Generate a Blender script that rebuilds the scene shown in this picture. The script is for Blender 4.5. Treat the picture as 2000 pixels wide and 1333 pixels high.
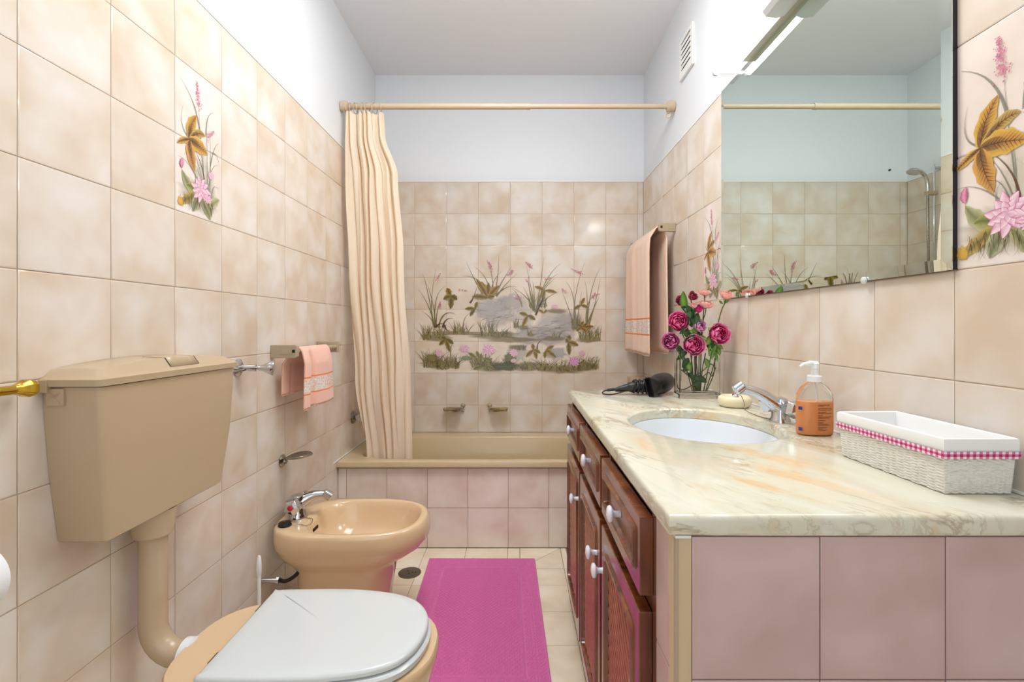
import bpy, bmesh, math, random
from mathutils import Vector, Matrix
random.seed(7)
SC = bpy.context.scene
for o in list(bpy.data.objects): bpy.data.objects.remove(o)
COL = SC.collection
PI = math.pi
# ---------------------------------------------------------------- camera, light, exposure
CZ = 1.10
F = 957.0
cam = bpy.data.cameras.new('camera'); camo = bpy.data.objects.new('camera', cam); COL.objects.link(camo)
camo.location = (0, 0, CZ); camo.rotation_euler = (PI/2, 0, 0)
cam.sensor_fit = 'HORIZONTAL'; cam.sensor_width = 36; cam.lens = F/2000*36
cam.shift_x = -0.005; cam.shift_y = (636-666.5)/2000
cam.clip_start = 0.02; cam.clip_end = 30
SC.camera = camo
SC.view_settings.view_transform = 'Standard'; SC.view_settings.look = 'None'
SC.view_settings.gamma = 1; SC.view_settings.use_curve_mapping = False
SC.view_settings.exposure = 0.16
w = bpy.data.worlds.new('world'); SC.world = w; w.use_nodes = True
w.node_tree.nodes['Background'].inputs[0].default_value = (0.8, 0.85, 0.9, 1)
w.node_tree.nodes['Background'].inputs[1].default_value = 0.2
def area(name, loc, rot, sx, sy, power, col):
    l = bpy.data.lights.new(name, 'AREA'); l.shape = 'RECTANGLE'; l.size = sx; l.size_y = sy
    l.energy = power; l.color = col
    o = bpy.data.objects.new(name, l); COL.objects.link(o); o.location = loc; o.rotation_euler = rot
    return o
# daylight that comes in through the doorway behind the photographer, and two unseen overhead fills added to even out the light
area('doorway_light', (0.05, -0.86, 1.35), (math.radians(88), 0, 0), 1.5, 2.0, 9.0, (0.74, 0.87, 1.0))
area('overhead_fill_panel', (-.05, 1.40, 2.64), (0, 0, 0), .8, 1.1, 17.5, (0.98, 0.98, 1.0))
pl_ = bpy.data.lights.new('overhead_fill_point', 'POINT'); pl_.energy = 8.5; pl_.shadow_soft_size = .06; pl_.color = (0.93, 0.96, 1.0)
plo = bpy.data.objects.new('overhead_fill_point', pl_); COL.objects.link(plo); plo.location = (-.05, 1.40, 2.585)
TUBE_EMIT = 40.0

# ---------------------------------------------------------------- helpers
def lin(c):
    r = []
    for v in c:
        v = v/255.0
        r.append(v/12.92 if v <= .04045 else ((v+.055)/1.055)**2.4)
    return tuple(r)+(1.0,)
L3 = lambda c: lin(c)[:3]
MATS = {}
def base_mat(name, col, rough=.5, metal=0, **kw):
    m = bpy.data.materials.new(name); m.use_nodes = True
    b = m.node_tree.nodes['Principled BSDF']
    b.inputs['Base Color'].default_value = lin(col)
    b.inputs['Roughness'].default_value = rough
    b.inputs['Metallic'].default_value = metal
    for k, v in kw.items():
        b.inputs[k.replace('_', ' ')].default_value = v
    MATS[name] = m
    return m
def nd(m, t, **kw):
    n = m.node_tree.nodes.new(t)
    for k, v in kw.items(): setattr(n, k, v)
    return n
def lk(m, a, b): m.node_tree.links.new(a, b)
def bsdf(m): return m.node_tree.nodes['Principled BSDF']
def ramp(m, fac, stops):
    r = nd(m, 'ShaderNodeValToRGB')
    e = r.color_ramp.elements
    while len(e) < len(stops): e.new(.5)
    for i, (p, c) in enumerate(stops):
        e[i].position = p; e[i].color = c if len(c) == 4 else c+(1,)
    lk(m, fac, r.inputs[0]); return r.outputs[0]
def noise(m, vec, scale, detail=3, rough=.5, dist=0):
    n = nd(m, 'ShaderNodeTexNoise'); n.inputs['Scale'].default_value = scale
    n.inputs['Detail'].default_value = detail; n.inputs['Roughness'].default_value = rough
    n.inputs['Distortion'].default_value = dist
    if vec is not None: lk(m, vec, n.inputs['Vector'])
    return n.outputs['Fac']
def mixc(m, fac, a, b, blend='MIX'):
    x = nd(m, 'ShaderNodeMix', data_type='RGBA', blend_type=blend)
    for s, v in ((x.inputs[0], fac), (x.inputs[6], a), (x.inputs[7], b)):
        if isinstance(v, (int, float)): s.default_value = v
        elif isinstance(v, tuple): s.default_value = v
        else: lk(m, v, s)
    return x.outputs[2]
def mth(m, op, a, b=None, c=None):
    x = nd(m, 'ShaderNodeMath', operation=op)
    for i, v in enumerate((a, b, c)):
        if v is None: continue
        if isinstance(v, (int, float)): x.inputs[i].default_value = v
        else: lk(m, v, x.inputs[i])
    return x.outputs[0]
def mapping(m, vec, scale=(1,1,1), rot=(0,0,0)):
    x = nd(m, 'ShaderNodeMapping'); x.inputs['Scale'].default_value = scale; x.inputs['Rotation'].default_value = rot
    lk(m, vec, x.inputs[0]); return x.outputs[0]
def bump(m, h, strength, dist=.001):
    b = nd(m, 'ShaderNodeBump'); b.inputs['Strength'].default_value = strength; b.inputs['Distance'].default_value = dist
    lk(m, h, b.inputs['Height']); lk(m, b.outputs[0], bsdf(m).inputs['Normal'])
def tc(m, k='Object'): return nd(m, 'ShaderNodeTexCoord').outputs[k]

# glazed mottled tile, base tones set per area, pinker on the vanity end
def tile_mat(name, light, mid, dark, rough=.13, edge=.55):
    m = base_mat(name, mid, rough)
    oi = nd(m, 'ShaderNodeObjectInfo')
    vec = nd(m, 'ShaderNodeVectorMath', operation='ADD'); lk(m, tc(m), vec.inputs[0])
    sc = mth(m, 'MULTIPLY', oi.outputs['Random'], 37.0)
    cb = nd(m, 'ShaderNodeCombineXYZ'); lk(m, sc, cb.inputs[0]); lk(m, sc, cb.inputs[1]); lk(m, sc, cb.inputs[2])
    lk(m, cb.outputs[0], vec.inputs[1])
    v = vec.outputs[0]
    n1 = noise(m, v, 7, 2.5, .5, .25)
    n2 = noise(m, v, 34, 4, .6)
    c = ramp(m, n1, [(.30, lin(dark)), (.52, lin(mid)), (.68, lin(light))])
    c = mixc(m, mth(m, 'MULTIPLY', n2, .22), c, lin(dark))
    sep = nd(m, 'ShaderNodeSeparateXYZ'); lk(m, tc(m, 'Generated'), sep.inputs[0])
    ex = mth(m, 'ABSOLUTE', mth(m, 'SUBTRACT', sep.outputs[0], .5)); ey = mth(m, 'ABSOLUTE', mth(m, 'SUBTRACT', sep.outputs[1], .5))
    e = mth(m, 'MAXIMUM', ex, ey)
    mr = nd(m, 'ShaderNodeMapRange'); mr.inputs[1].default_value = .30; mr.inputs[2].default_value = .5; lk(m, e, mr.inputs[0])
    ef = mth(m, 'MULTIPLY', mth(m, 'MULTIPLY', mr.outputs[0], noise(m, v, 13, 2)), edge)
    c = mixc(m, ef, c, lin(dark))
    val = mth(m, 'ADD', mth(m, 'MULTIPLY', mth(m, 'FRACT', mth(m, 'MULTIPLY', oi.outputs['Random'], 91.7)), .05), .97)
    hs = nd(m, 'ShaderNodeHueSaturation'); lk(m, c, hs.inputs['Color']); lk(m, val, hs.inputs['Value'])
    lk(m, hs.outputs[0], bsdf(m).inputs['Base Color'])
    bump(m, noise(m, v, 14, 1), .25, .0012)
    return m
tile_mat('tile_glaze', (233,227,221), (227,216,203), (215,195,172))
tile_mat('tile_decor', (240,232,224), (234,222,212), (222,206,192), edge=.25)
tile_mat('tile_mural', (236,226,212), (231,217,200), (220,202,180), edge=.3)
tile_mat('tile_warm', (250,242,230), (245,233,219), (231,213,195), .2)
tile_mat('tile_mauve', (216,192,187), (208,182,176), (195,165,158), .3, .6)
tile_mat('floor_glaze', (252,244,226), (248,236,213), (234,216,188), .22)
base_mat('grout', (182,160,138), .8)
base_mat('floor_grout', (150,124,98), .85)
m = base_mat('plaster', (230,233,236), .55); bump(m, noise(m, tc(m), 260, 3), .12, .0008)
m = base_mat('ceiling_paint', (240,241,243), .8); bump(m, noise(m, tc(m), 200, 3), .1, .0008)
base_mat('white_trim', (240,240,236), .35)
base_mat('beige_trim', (204,180,146), .4)
base_mat('ceramic', (228,196,156), .12, Coat_Weight=.4, Coat_Roughness=.05)
base_mat('tub_enamel', (208,186,148), .14)
base_mat('cistern_plastic', (190,167,136), .22)
base_mat('pipe_plastic', (192,168,138), .25)
base_mat('white_plastic', (240,241,240), .16)
base_mat('seat_plastic', (216,221,221), .12)
base_mat('white_ceramic', (222,227,232), .08)
base_mat('rubber_black', (16,16,18), .45)
base_mat('dark_gap', (12,8,7), .9)
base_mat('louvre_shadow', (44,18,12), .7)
base_mat('chrome', (205,208,212), .07, 1)
base_mat('dull_chrome', (150,144,134), .16, 1)
base_mat('brass', (214,178,70), .14, 1)
base_mat('drain_metal', (120,112,104), .35, 1)
base_mat('bracket', (176,158,132), .3)
base_mat('rod_beige', (200,178,150), .35)
base_mat('knob_white', (236,234,246), .08)
base_mat('red_dot', (200,20,50), .3)
base_mat('blue_dot', (30,50,130), .3)
base_mat('soap_stone', (232,222,188), .45)
base_mat('lamp_white', (208,210,210), .4)
base_mat('lamp_strip', (188,186,172), .35, .3)
base_mat('mirror_side', (22,22,34), .25)
base_mat('black_plastic', (24,24,26), .38)
base_mat('cord_black', (14,14,18), .3)
base_mat('stem_green', (74,96,40), .6)
base_mat('stem_dark', (64,58,30), .6)
base_mat('label_ink', (90,40,24), .6)
base_mat('paper', (240,240,242), .95)
base_mat('lining', (243,243,241), .9)
base_mat('clear_clip', (210,214,210), .15)
# mirror
m = base_mat('mirror_glass', (226,240,232), .0, 1)
def glass(name, col, rough=0, ior=1.45):
    m = base_mat(name, col, rough, Transmission_Weight=1.0, IOR=ior); return m
glass('vase_glass', (250,253,251), 0, 1.3)
glass('bottle_plastic', (246,246,246), .02, 1.25)
glass('dish_glass', (228,214,180), .06)
m = base_mat('soap_liquid', (255,166,96), .25, Subsurface_Weight=.15, Subsurface_Scale=.01)
bsdf(m).inputs['Subsurface Radius'].default_value = (1, .4, .15)
# tube
m = base_mat('tube_light', (255,255,255), .3)
bsdf(m).inputs['Emission Color'].default_value = (1.0, 0.965, 0.92, 1); bsdf(m).inputs['Emission Strength'].default_value = TUBE_EMIT
# wood
m = base_mat('dark_wood', (92,44,22), .22, Coat_Weight=.5, Coat_Roughness=.12)
wv = noise(m, mapping(m, tc(m), (4, 12, 1.6)), 3, 2, .5, 0)
lk(m, ramp(m, wv, [(.3, lin((84,38,22))), (.55, lin((122,64,34))), (.75, lin((146,84,46)))]), bsdf(m).inputs['Base Color'])
m = base_mat('slat_wood', (120,66,40), .3)
wv = noise(m, mapping(m, tc(m), (30, 30, 3)), 3, 4, .6, .4)
lk(m, ramp(m, wv, [(.3, lin((140,76,50))), (.7, lin((184,116,80)))]), bsdf(m).inputs['Base Color'])
# marble
m = base_mat('marble', (238,232,212), .1)
v = mapping(m, tc(m), (1, 1, 1), (0, 0, math.radians(-28)))
v2 = mapping(m, v, (2.6, .8, 2.6))
n0 = noise(m, v2, 2.2, 5, .6, 1.2)
c = ramp(m, n0, [(.34, lin((222,192,150))), (.42, lin((216,210,186))), (.60, lin((222,220,204))), (.74, lin((204,210,188)))])
n1 = noise(m, v2, 3.4, 7, .62, 1.8)
vein = mth(m, 'SUBTRACT', 1, mth(m, 'MULTIPLY', mth(m, 'ABSOLUTE', mth(m, 'SUBTRACT', n1, .5)), 26))
vein = mth(m, 'MAXIMUM', vein, 0)
msk = ramp(m, noise(m, v, 5, 2), [(.45, (0,0,0,1)), (.62, (1,1,1,1))])
c = mixc(m, mth(m, 'MULTIPLY', mth(m, 'MULTIPLY', vein, msk), .62), c, lin((138,112,78)))
n3 = noise(m, mapping(m, v, (3.6, 1.1, 3)), 2.7, 5, .6, 2.2)
c = mixc(m, mth(m, 'MULTIPLY', ramp(m, n3, [(.62, (0,0,0,1)), (.74, (1,1,1,1))]), .5), c, lin((214,168,104)))
n4 = noise(m, mapping(m, v, (4, 1.2, 4)), 4.5, 7, .65, 1.5)
v4 = mth(m, 'MAXIMUM', mth(m, 'SUBTRACT', 1, mth(m, 'MULTIPLY', mth(m, 'ABSOLUTE', mth(m, 'SUBTRACT', n4, .56)), 45)), 0)
c = mixc(m, mth(m, 'MULTIPLY', mth(m, 'MULTIPLY', v4, ramp(m, noise(m, v, 3.2, 2), [(.5, (0,0,0,1)), (.6, (1,1,1,1))])), .7), c, lin((120,112,84)))
lk(m, c, bsdf(m).inputs['Base Color'])
# curtain
m = base_mat('curtain_cloth', (255,243,222), .7, Sheen_Weight=.2)
tr = nd(m, 'ShaderNodeBsdfTranslucent'); tr.inputs[0].default_value = lin((255,226,184))
mx = nd(m, 'ShaderNodeMixShader'); mx.inputs[0].default_value = .35
lk(m, bsdf(m).outputs[0], mx.inputs[1]); lk(m, tr.outputs[0], mx.inputs[2])
lk(m, mx.outputs[0], m.node_tree.nodes['Material Output'].inputs[0])
# towels
def terry(name, col, col2):
    m = base_mat(name, col, .95, Sheen_Weight=.35)
    n = noise(m, tc(m), 420, 2)
    lk(m, mixc(m, n, lin(col2), lin(col)), bsdf(m).inputs['Base Color'])
    bump(m, n, .8, .0016); return m
terry('towel_peach', (250,220,196), (240,200,172))
terry('towel_pink', (252,206,186), (240,178,152))
terry('mat_pink', (232,122,184), (206,92,156))
base_mat('stripe_orange', (238,136,72), .8)
m = base_mat('lace_band', (236,222,212), .85)
lk(m, ramp(m, noise(m, tc(m), 130, 3), [(.4, lin((226,190,168))), (.55, lin((238,230,226)))]), bsdf(m).inputs['Base Color'])
# basket
m = base_mat('wicker_white', (238,236,226), .6)
n = noise(m, mapping(m, tc(m), (60, 60, 500)), 1.5, 3)
lk(m, ramp(m, n, [(.3, lin((222,216,200))), (.55, lin((241,239,231)))]), bsdf(m).inputs['Base Color'])
m = base_mat('gingham', (210,90,140), .85)
uvn = nd(m, 'ShaderNodeUVMap').outputs[0]
s2 = nd(m, 'ShaderNodeSeparateXYZ'); lk(m, uvn, s2.inputs[0])
a1 = mth(m, 'GREATER_THAN', mth(m, 'FRACT', s2.outputs[0]), .5); a2 = mth(m, 'GREATER_THAN', mth(m, 'FRACT', s2.outputs[1]), .5)
s = mth(m, 'MULTIPLY', mth(m, 'ADD', a1, a2), .5)
lk(m, ramp(m, s, [(0, lin((244,226,232))), (.5, lin((214,120,160))), (1, lin((178,44,98)))]), bsdf(m).inputs['Base Color'])
# vertex-colour materials: petals, leaves and ceramic print
def attr_mat(name, rough, alpha=False, trans=0):
    m = base_mat(name, (255,255,255), rough)
    a = nd(m, 'ShaderNodeVertexColor'); a.layer_name = 'Col'
    lk(m, a.outputs[0], bsdf(m).inputs['Base Color'])
    if alpha: lk(m, a.outputs[1], bsdf(m).inputs['Alpha'])
    return m
attr_mat('ceramic_print', .14, True)
m = attr_mat('petal', .6)
tr = nd(m, 'ShaderNodeBsdfTranslucent'); a = nd(m, 'ShaderNodeVertexColor'); a.layer_name = 'Col'; lk(m, a.outputs[0], tr.inputs[0])
mx = nd(m, 'ShaderNodeMixShader'); mx.inputs[0].default_value = .3
lk(m, bsdf(m).outputs[0], mx.inputs[1]); lk(m, tr.outputs[0], mx.inputs[2]); lk(m, mx.outputs[0], m.node_tree.nodes['Material Output'].inputs[0])
attr_mat('leaf', .5)

class MB:
    """collects faces for ONE mesh"""
    def __init__(s): s.v = []; s.f = []; s.mi = []; s.c = []; s.col = (1,1,1,1); s.usecol = False; s.cm = 0
    def vert(s, p, c=None):
        s.v.append(tuple(p)); s.c.append(c or s.col); return len(s.v)-1
    def face(s, ids): s.f.append(tuple(ids)); s.mi.append(s.cm)
    def box(s, a, b):
        x0,y0,z0 = a; x1,y1,z1 = b
        i = [s.vert(p) for p in ((x0,y0,z0),(x1,y0,z0),(x1,y1,z0),(x0,y1,z0),(x0,y0,z1),(x1,y0,z1),(x1,y1,z1),(x0,y1,z1))]
        for q in ((0,3,2,1),(4,5,6,7),(0,1,5,4),(1,2,6,5),(2,3,7,6),(3,0,4,7)): s.face([i[k] for k in q])
        return s
    def rings(s, rs, cap0=True, cap1=True, closed=True):
        ids = [[s.vert(p) for p in r] for r in rs]
        n = len(rs[0])
        for a, b in zip(ids, ids[1:]):
            for k in range(n if closed else n-1):
                s.face((a[k], a[(k+1) % n], b[(k+1) % n], b[k]))
        if cap0: s.face(ids[0][::-1])
        if cap1: s.face(ids[-1])
        return ids
    def tube(s, pts, r, n=10, cap=True):
        pts = [Vector(p) for p in pts]
        if not isinstance(r, (list, tuple)): r = [r]*len(pts)
        rs = []; up = None
        for i, p in enumerate(pts):
            t = (pts[min(i+1, len(pts)-1)]-pts[max(i-1, 0)]).normalized()
            if up is None:
                up = Vector((0,0,1)) if abs(t.z) < .9 else Vector((1,0,0))
            e1 = (up - t*up.dot(t)).normalized(); e2 = t.cross(e1); up = e1
            rs.append([p+(e1*math.cos(2*PI*k/n)+e2*math.sin(2*PI*k/n))*r[i] for k in range(n)])
        s.rings(rs, cap, cap); return s
    def lathe(s, prof, o, axis=(0,0,1), n=24, cap0=True, cap1=True):
        o = Vector(o); q = Vector((0,0,1)).rotation_difference(Vector(axis).normalized())
        s.rings([[o + q @ Vector((r*math.cos(2*PI*k/n), r*math.sin(2*PI*k/n), z)) for k in range(n)] for r, z in prof], cap0, cap1)
        return s
    def torus(s, o, axis, R, r, n=24, m=8):
        o = Vector(o); q = Vector((0,0,1)).rotation_difference(Vector(axis).normalized())
        ids = []
        for i in range(n):
            a = 2*PI*i/n
            ids.append([s.vert(o+q@Vector(((R+r*math.cos(2*PI*j/m))*math.cos(a), (R+r*math.cos(2*PI*j/m))*math.sin(a), r*math.sin(2*PI*j/m)))) for j in range(m)])
        for i in range(n):
            for j in range(m): s.face((ids[i][j], ids[(i+1)%n][j], ids[(i+1)%n][(j+1)%m], ids[i][(j+1)%m]))
        return s
    def grid(s, fn, nu, nv):
        ids = [[s.vert(fn(i/nu, j/nv)) for i in range(nu+1)] for j in range(nv+1)]
        for j in range(nv):
            for i in range(nu): s.face((ids[j][i], ids[j][i+1], ids[j+1][i+1], ids[j+1][i]))
        return ids
    def build(s, name, mat, parent=None, smooth=None, bevel=0, solid=0, subsurf=0, origin=None, segs=2):
        me = bpy.data.meshes.new(name)
        if parent is not None: off = parent['_o']
        elif origin is not None: off = origin
        else:
            xs = [p[0] for p in s.v]; ys = [p[1] for p in s.v]; zs = [p[2] for p in s.v]
            off = ((min(xs)+max(xs))/2, (min(ys)+max(ys))/2, min(zs))
        me.from_pydata([(p[0]-off[0], p[1]-off[1], p[2]-off[2]) for p in s.v], [], s.f)
        mats = mat if isinstance(mat, (list, tuple)) else [mat]
        for k in mats: me.materials.append(MATS[k])
        if len(mats) > 1: me.polygons.foreach_set('material_index', s.mi)
        if s.usecol:
            ca = me.color_attributes.new('Col', 'FLOAT_COLOR', 'POINT')
            ca.data.foreach_set('color', [x for c in s.c for x in c])
        bm = bmesh.new(); bm.from_mesh(me)
        if not s.usecol or solid: bmesh.ops.recalc_face_normals(bm, faces=bm.faces)
        bm.to_mesh(me); bm.free()
        o = bpy.data.objects.new(name, me); COL.objects.link(o)
        if parent is not None: o.parent = parent
        else: o.location = off
        o['_o'] = tuple(off)
        if smooth is not None:
            me.shade_smooth(); me.set_sharp_from_angle(angle=math.radians(smooth))
        if bevel:
            b = o.modifiers.new('bevel', 'BEVEL'); b.width = bevel; b.segments = segs; b.limit_method = 'ANGLE'; b.angle_limit = math.radians(40)
        if solid:
            b = o.modifiers.new('solid', 'SOLIDIFY'); b.thickness = solid; b.offset = 0
        if subsurf:
            b = o.modifiers.new('sub', 'SUBSURF'); b.levels = subsurf; b.render_levels = subsurf
        return o
def tag(o, label, cat, group=None, kind=None):
    o['label'] = label; o['category'] = cat
    if group: o['group'] = group
    if kind: o['kind'] = kind
    return o
def thing(name, label, cat, loc, group=None):
    o = bpy.data.objects.new(name, None); COL.objects.link(o); o.location = loc; o['_o'] = tuple(loc)
    o.empty_display_size = .05
    return tag(o, label, cat, group)
def struct(o, label):
    o['kind'] = 'structure'; o['label'] = label; o['category'] = 'room'; return o
def superell(cx, cy, a, b, z, n=48, p=2.6, ph=0):
    r = []
    for k in range(n):
        t = 2*PI*k/n+ph; c = math.cos(t); q = math.sin(t)
        r.append((cx+a*math.copysign(abs(c)**(2/p), c), cy+b*math.copysign(abs(q)**(2/p), q), z))
    return r
def bez(p0, p1, p2, n=8):
    return [tuple((1-t)**2*a+2*t*(1-t)*b+t*t*c for a, b, c in zip(p0, p1, p2)) for t in [i/n for i in range(n+1)]]
def spline(pts, n=8):
    P = [Vector(p) for p in pts]; P = [P[0]*2-P[1]]+P+[P[-1]*2-P[-2]]; out = []
    for i in range(1, len(P)-2):
        for k in range(n):
            t = k/n; a, b, c, d = P[i-1:i+3]
            out.append(.5*((2*b)+(c-a)*t+(2*a-5*b+4*c-d)*t*t+(3*b-a-3*c+d)*t**3))
    out.append(P[-2]); return out

# ---------------------------------------------------------------- room shell
XL, XR, YB, YF, ZC = -0.890, 0.795, 3.076, -0.95, 2.672   # plaster planes
def slab(name, a, b, mat, label):
    return struct(MB().box(a, b).build(name, mat, origin=((a[0]+b[0])/2, (a[1]+b[1])/2, a[2])), label)
floor = slab('floor', (XL-.1, YF-.1, -.1), (XR+.1, YB+.1, -.004), 'floor_grout', 'cream tiled bathroom floor')
ceiling = slab('ceiling', (XL-.1, YF-.1, ZC), (XR+.1, YB+.1, ZC+.1), 'ceiling_paint', 'plain grey-white ceiling')
wall_left = slab('wall_left', (XL-.1, YF-.1, 0), (XL, YB+.1, ZC), 'plaster', 'left wall, beige tiles below white plaster')
wall_right = slab('wall_right', (XR, YF-.1, 0), (XR+.1, YB+.1, ZC), 'plaster', 'right wall behind vanity and mirror, beige tiles below white plaster')
wall_back = slab('wall_back', (XL, YB, 0), (XR, YB+.1, ZC), 'plaster', 'back wall above the bathtub with painted water garden tiles')
wall_front = slab('wall_front', (XL, YF-.1, 0), (XR, YF, ZC), 'plaster', 'wall behind the photographer')

TM = {}
def tile_mesh(wd, ht, mat, th=.006):
    k = (round(wd, 4), round(ht, 4), mat)
    if k in TM: return TM[k]
    g = .0009; b = .0022; d = .0009
    me = bpy.data.meshes.new('tile')
    x0, x1, y0, y1 = g, wd-g, g, ht-g
    V = [(x0,y0,-th),(x1,y0,-th),(x1,y1,-th),(x0,y1,-th),
         (x0,y0,-d),(x1,y0,-d),(x1,y1,-d),(x0,y1,-d),
         (x0+b,y0+b,0),(x1-b,y0+b,0),(x1-b,y1-b,0),(x0+b,y1-b,0)]
    Fc = [(0,1,5,4),(1,2,6,5),(2,3,7,6),(3,0,4,7),(4,5,9,8),(5,6,10,9),(6,7,11,10),(7,4,8,11),(8,9,10,11)]
    V = [(x-wd/2, y-ht/2, z) for x, y, z in V]
    me.from_pydata(V, [], Fc); me.materials.append(MATS[mat]); me.shade_smooth()
    me.set_sharp_from_angle(angle=math.radians(50))
    me.polygons[8].use_smooth = False
    TM[k] = me; return me
FRAMES = {   # columns: local x, y, normal
 'left':  Matrix(((0,0,1),(1,0,0),(0,1,0))),
 'right': Matrix(((0,0,-1),(-1,0,0),(0,1,0))),
 'back':  Matrix(((1,0,0),(0,0,-1),(0,1,0))),
 'floor': Matrix(((1,0,0),(0,1,0),(0,0,1))),
}
def put_tile(parent, side, a0, a1, b0, b1, plane, mat, name='tile'):
    """a = horizontal world coordinate range, b = vertical (or y for the floor)"""
    me = tile_mesh(a1-a0, b1-b0, mat)
    o = bpy.data.objects.new(name, me); COL.objects.link(o); o.parent = parent
    ca, cb = (a0+a1)/2, (b0+b1)/2
    p = {'left': (plane, ca, cb), 'right': (plane, ca, cb), 'back': (ca, plane, cb), 'floor': (ca, cb, plane)}[side]
    off = parent['_o']
    R = FRAMES[side] @ Matrix.Rotation(random.gauss(0, .0011), 3, 'X') @ Matrix.Rotation(random.gauss(0, .0011), 3, 'Y')
    o.matrix_local = Matrix.Translation((p[0]-off[0], p[1]-off[1], p[2]-off[2])) @ R.to_4x4()
    return o
def cuts(lo, hi, org, step):
    k0 = math.ceil((lo-org)/step+1e-6); c = [lo]
    x = org+k0*step
    while x < hi-1e-4:
        if x-lo > .004: c.append(x)
        x += step
    if hi-c[-1] < .004: c.pop()
    c.append(hi); return c
def tile_field(parent, side, acuts, bcuts, plane, mat, skip=None, special=None):
    for a0, a1 in zip(acuts, acuts[1:]):
        for b0, b1 in zip(bcuts, bcuts[1:]):
            ca, cb = (a0+a1)/2, (b0+b1)/2
            if skip and skip(ca, cb): continue
            mm = special(ca, cb) if special else None
            put_tile(parent, side, a0, a1, b0, b1, plane, mm or mat)
TL, TR, TB = -.8855, .7915, 3.0720   # faces of the tiles
def grout(parent, a, b, mat='grout'): MB().box(a, b).build('grout', mat, parent)
grout(wall_left, (XL-.001, YF, 0), (TL-.0016, YB, 2.0))
grout(wall_right, (TR+.0016, YF, 0), (XR+.001, YB, 2.0))
grout(wall_back, (XL, TB+.0016, 0), (XR, YB+.001, 2.0))
tile_field(wall_left, 'left', cuts(YF, TB, 3.072, .2003), [k*.2 for k in range(11)], TL, 'tile_glaze',
           special=lambda y, z: 'tile_decor' if 1.27 < y < 1.47 and 1.4 < z < 1.8 else None)
MIRY0, MIRY1, MIRZ0, MIRZ1 = .880, 1.875, 1.200, 1.994
tile_field(wall_right, 'right', cuts(YF, TB, 3.072, .1986), [k*.2 for k in range(11)], TR, 'tile_glaze',
           skip=lambda y, z: (.69 < y < 1.99 and z < .79) or (MIRY0+.02 < y < MIRY1 and z > 1.2),
           special=lambda y, z: 'tile_decor' if (.6887 < y < .8875 or 1.883 < y < 2.079) and 1.2 < z < 1.6 else None)
tile_field(wall_back, 'back', cuts(TL, TR, -.6435, .2), [.43, .6, .8, 1.0, 1.2, 1.4, 1.6, 1.8, 2.0], TB, 'tile_glaze',
           special=lambda x, z: 'tile_mural' if -.6435 < x < .5565 and .8 < z < 1.4 else None)
for i, (p, a, b) in enumerate(((wall_left, (XL, YF, 2.0), (TL+.001, YB, 2.007)), (wall_right, (TR-.001, YF, 2.0), (XR, YB, 2.007)), (wall_back, (XL, TB-.001, 2.0), (XR, YB, 2.007)))):
    MB().box(a, b).build('tile_edging', 'white_trim', p)
# floor tiles with the odd cut ones beside the vanity and the bath
fx = [-.885, -.849, -.649, -.447, -.249, -.046, .013, .213, .24]
fy = [2.42, 2.216, 2.076, 1.884, 1.684] + [1.684-.2*k for k in range(1, 14)] + [YF]
fy = sorted(fy)
for a0, a1 in zip(fx, fx[1:]):
    for b0, b1 in zip(fy, fy[1:]):
        if a0 > .01 and a0 < .2 and abs(b1-2.42) < 1e-6:
            # this tile is cut on the diagonal
            for tri in (((a0,b0),(a1,b1),(a0,b1)), ((a0,b0),(a1,b0),(a1,b1))):
                c = (sum(q[0] for q in tri)/3, sum(q[1] for q in tri)/3)
                q = MB(); s_ = .975
                top = [(c[0]+(x-c[0])*s_, c[1]+(y-c[1])*s_, 0) for x, y in tri]
                q.rings([[(x, y, -.006) for x, y, z in top], [(x, y, -.0006) for x, y, z in top], [(c[0]+(x-c[0])*.985, c[1]+(y-c[1])*.985, 0) for x, y, z in top]])
                q.build('tile', 'floor_glaze', floor)
            continue
        put_tile(floor, 'floor', a0, a1, b0, b1, 0, 'floor_glaze')
q = MB(); q.box((TL, 2.36, .4325), (TL+.004, YB-.004, .437)); q.build('caulk', 'white_trim', wall_left)

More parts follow.
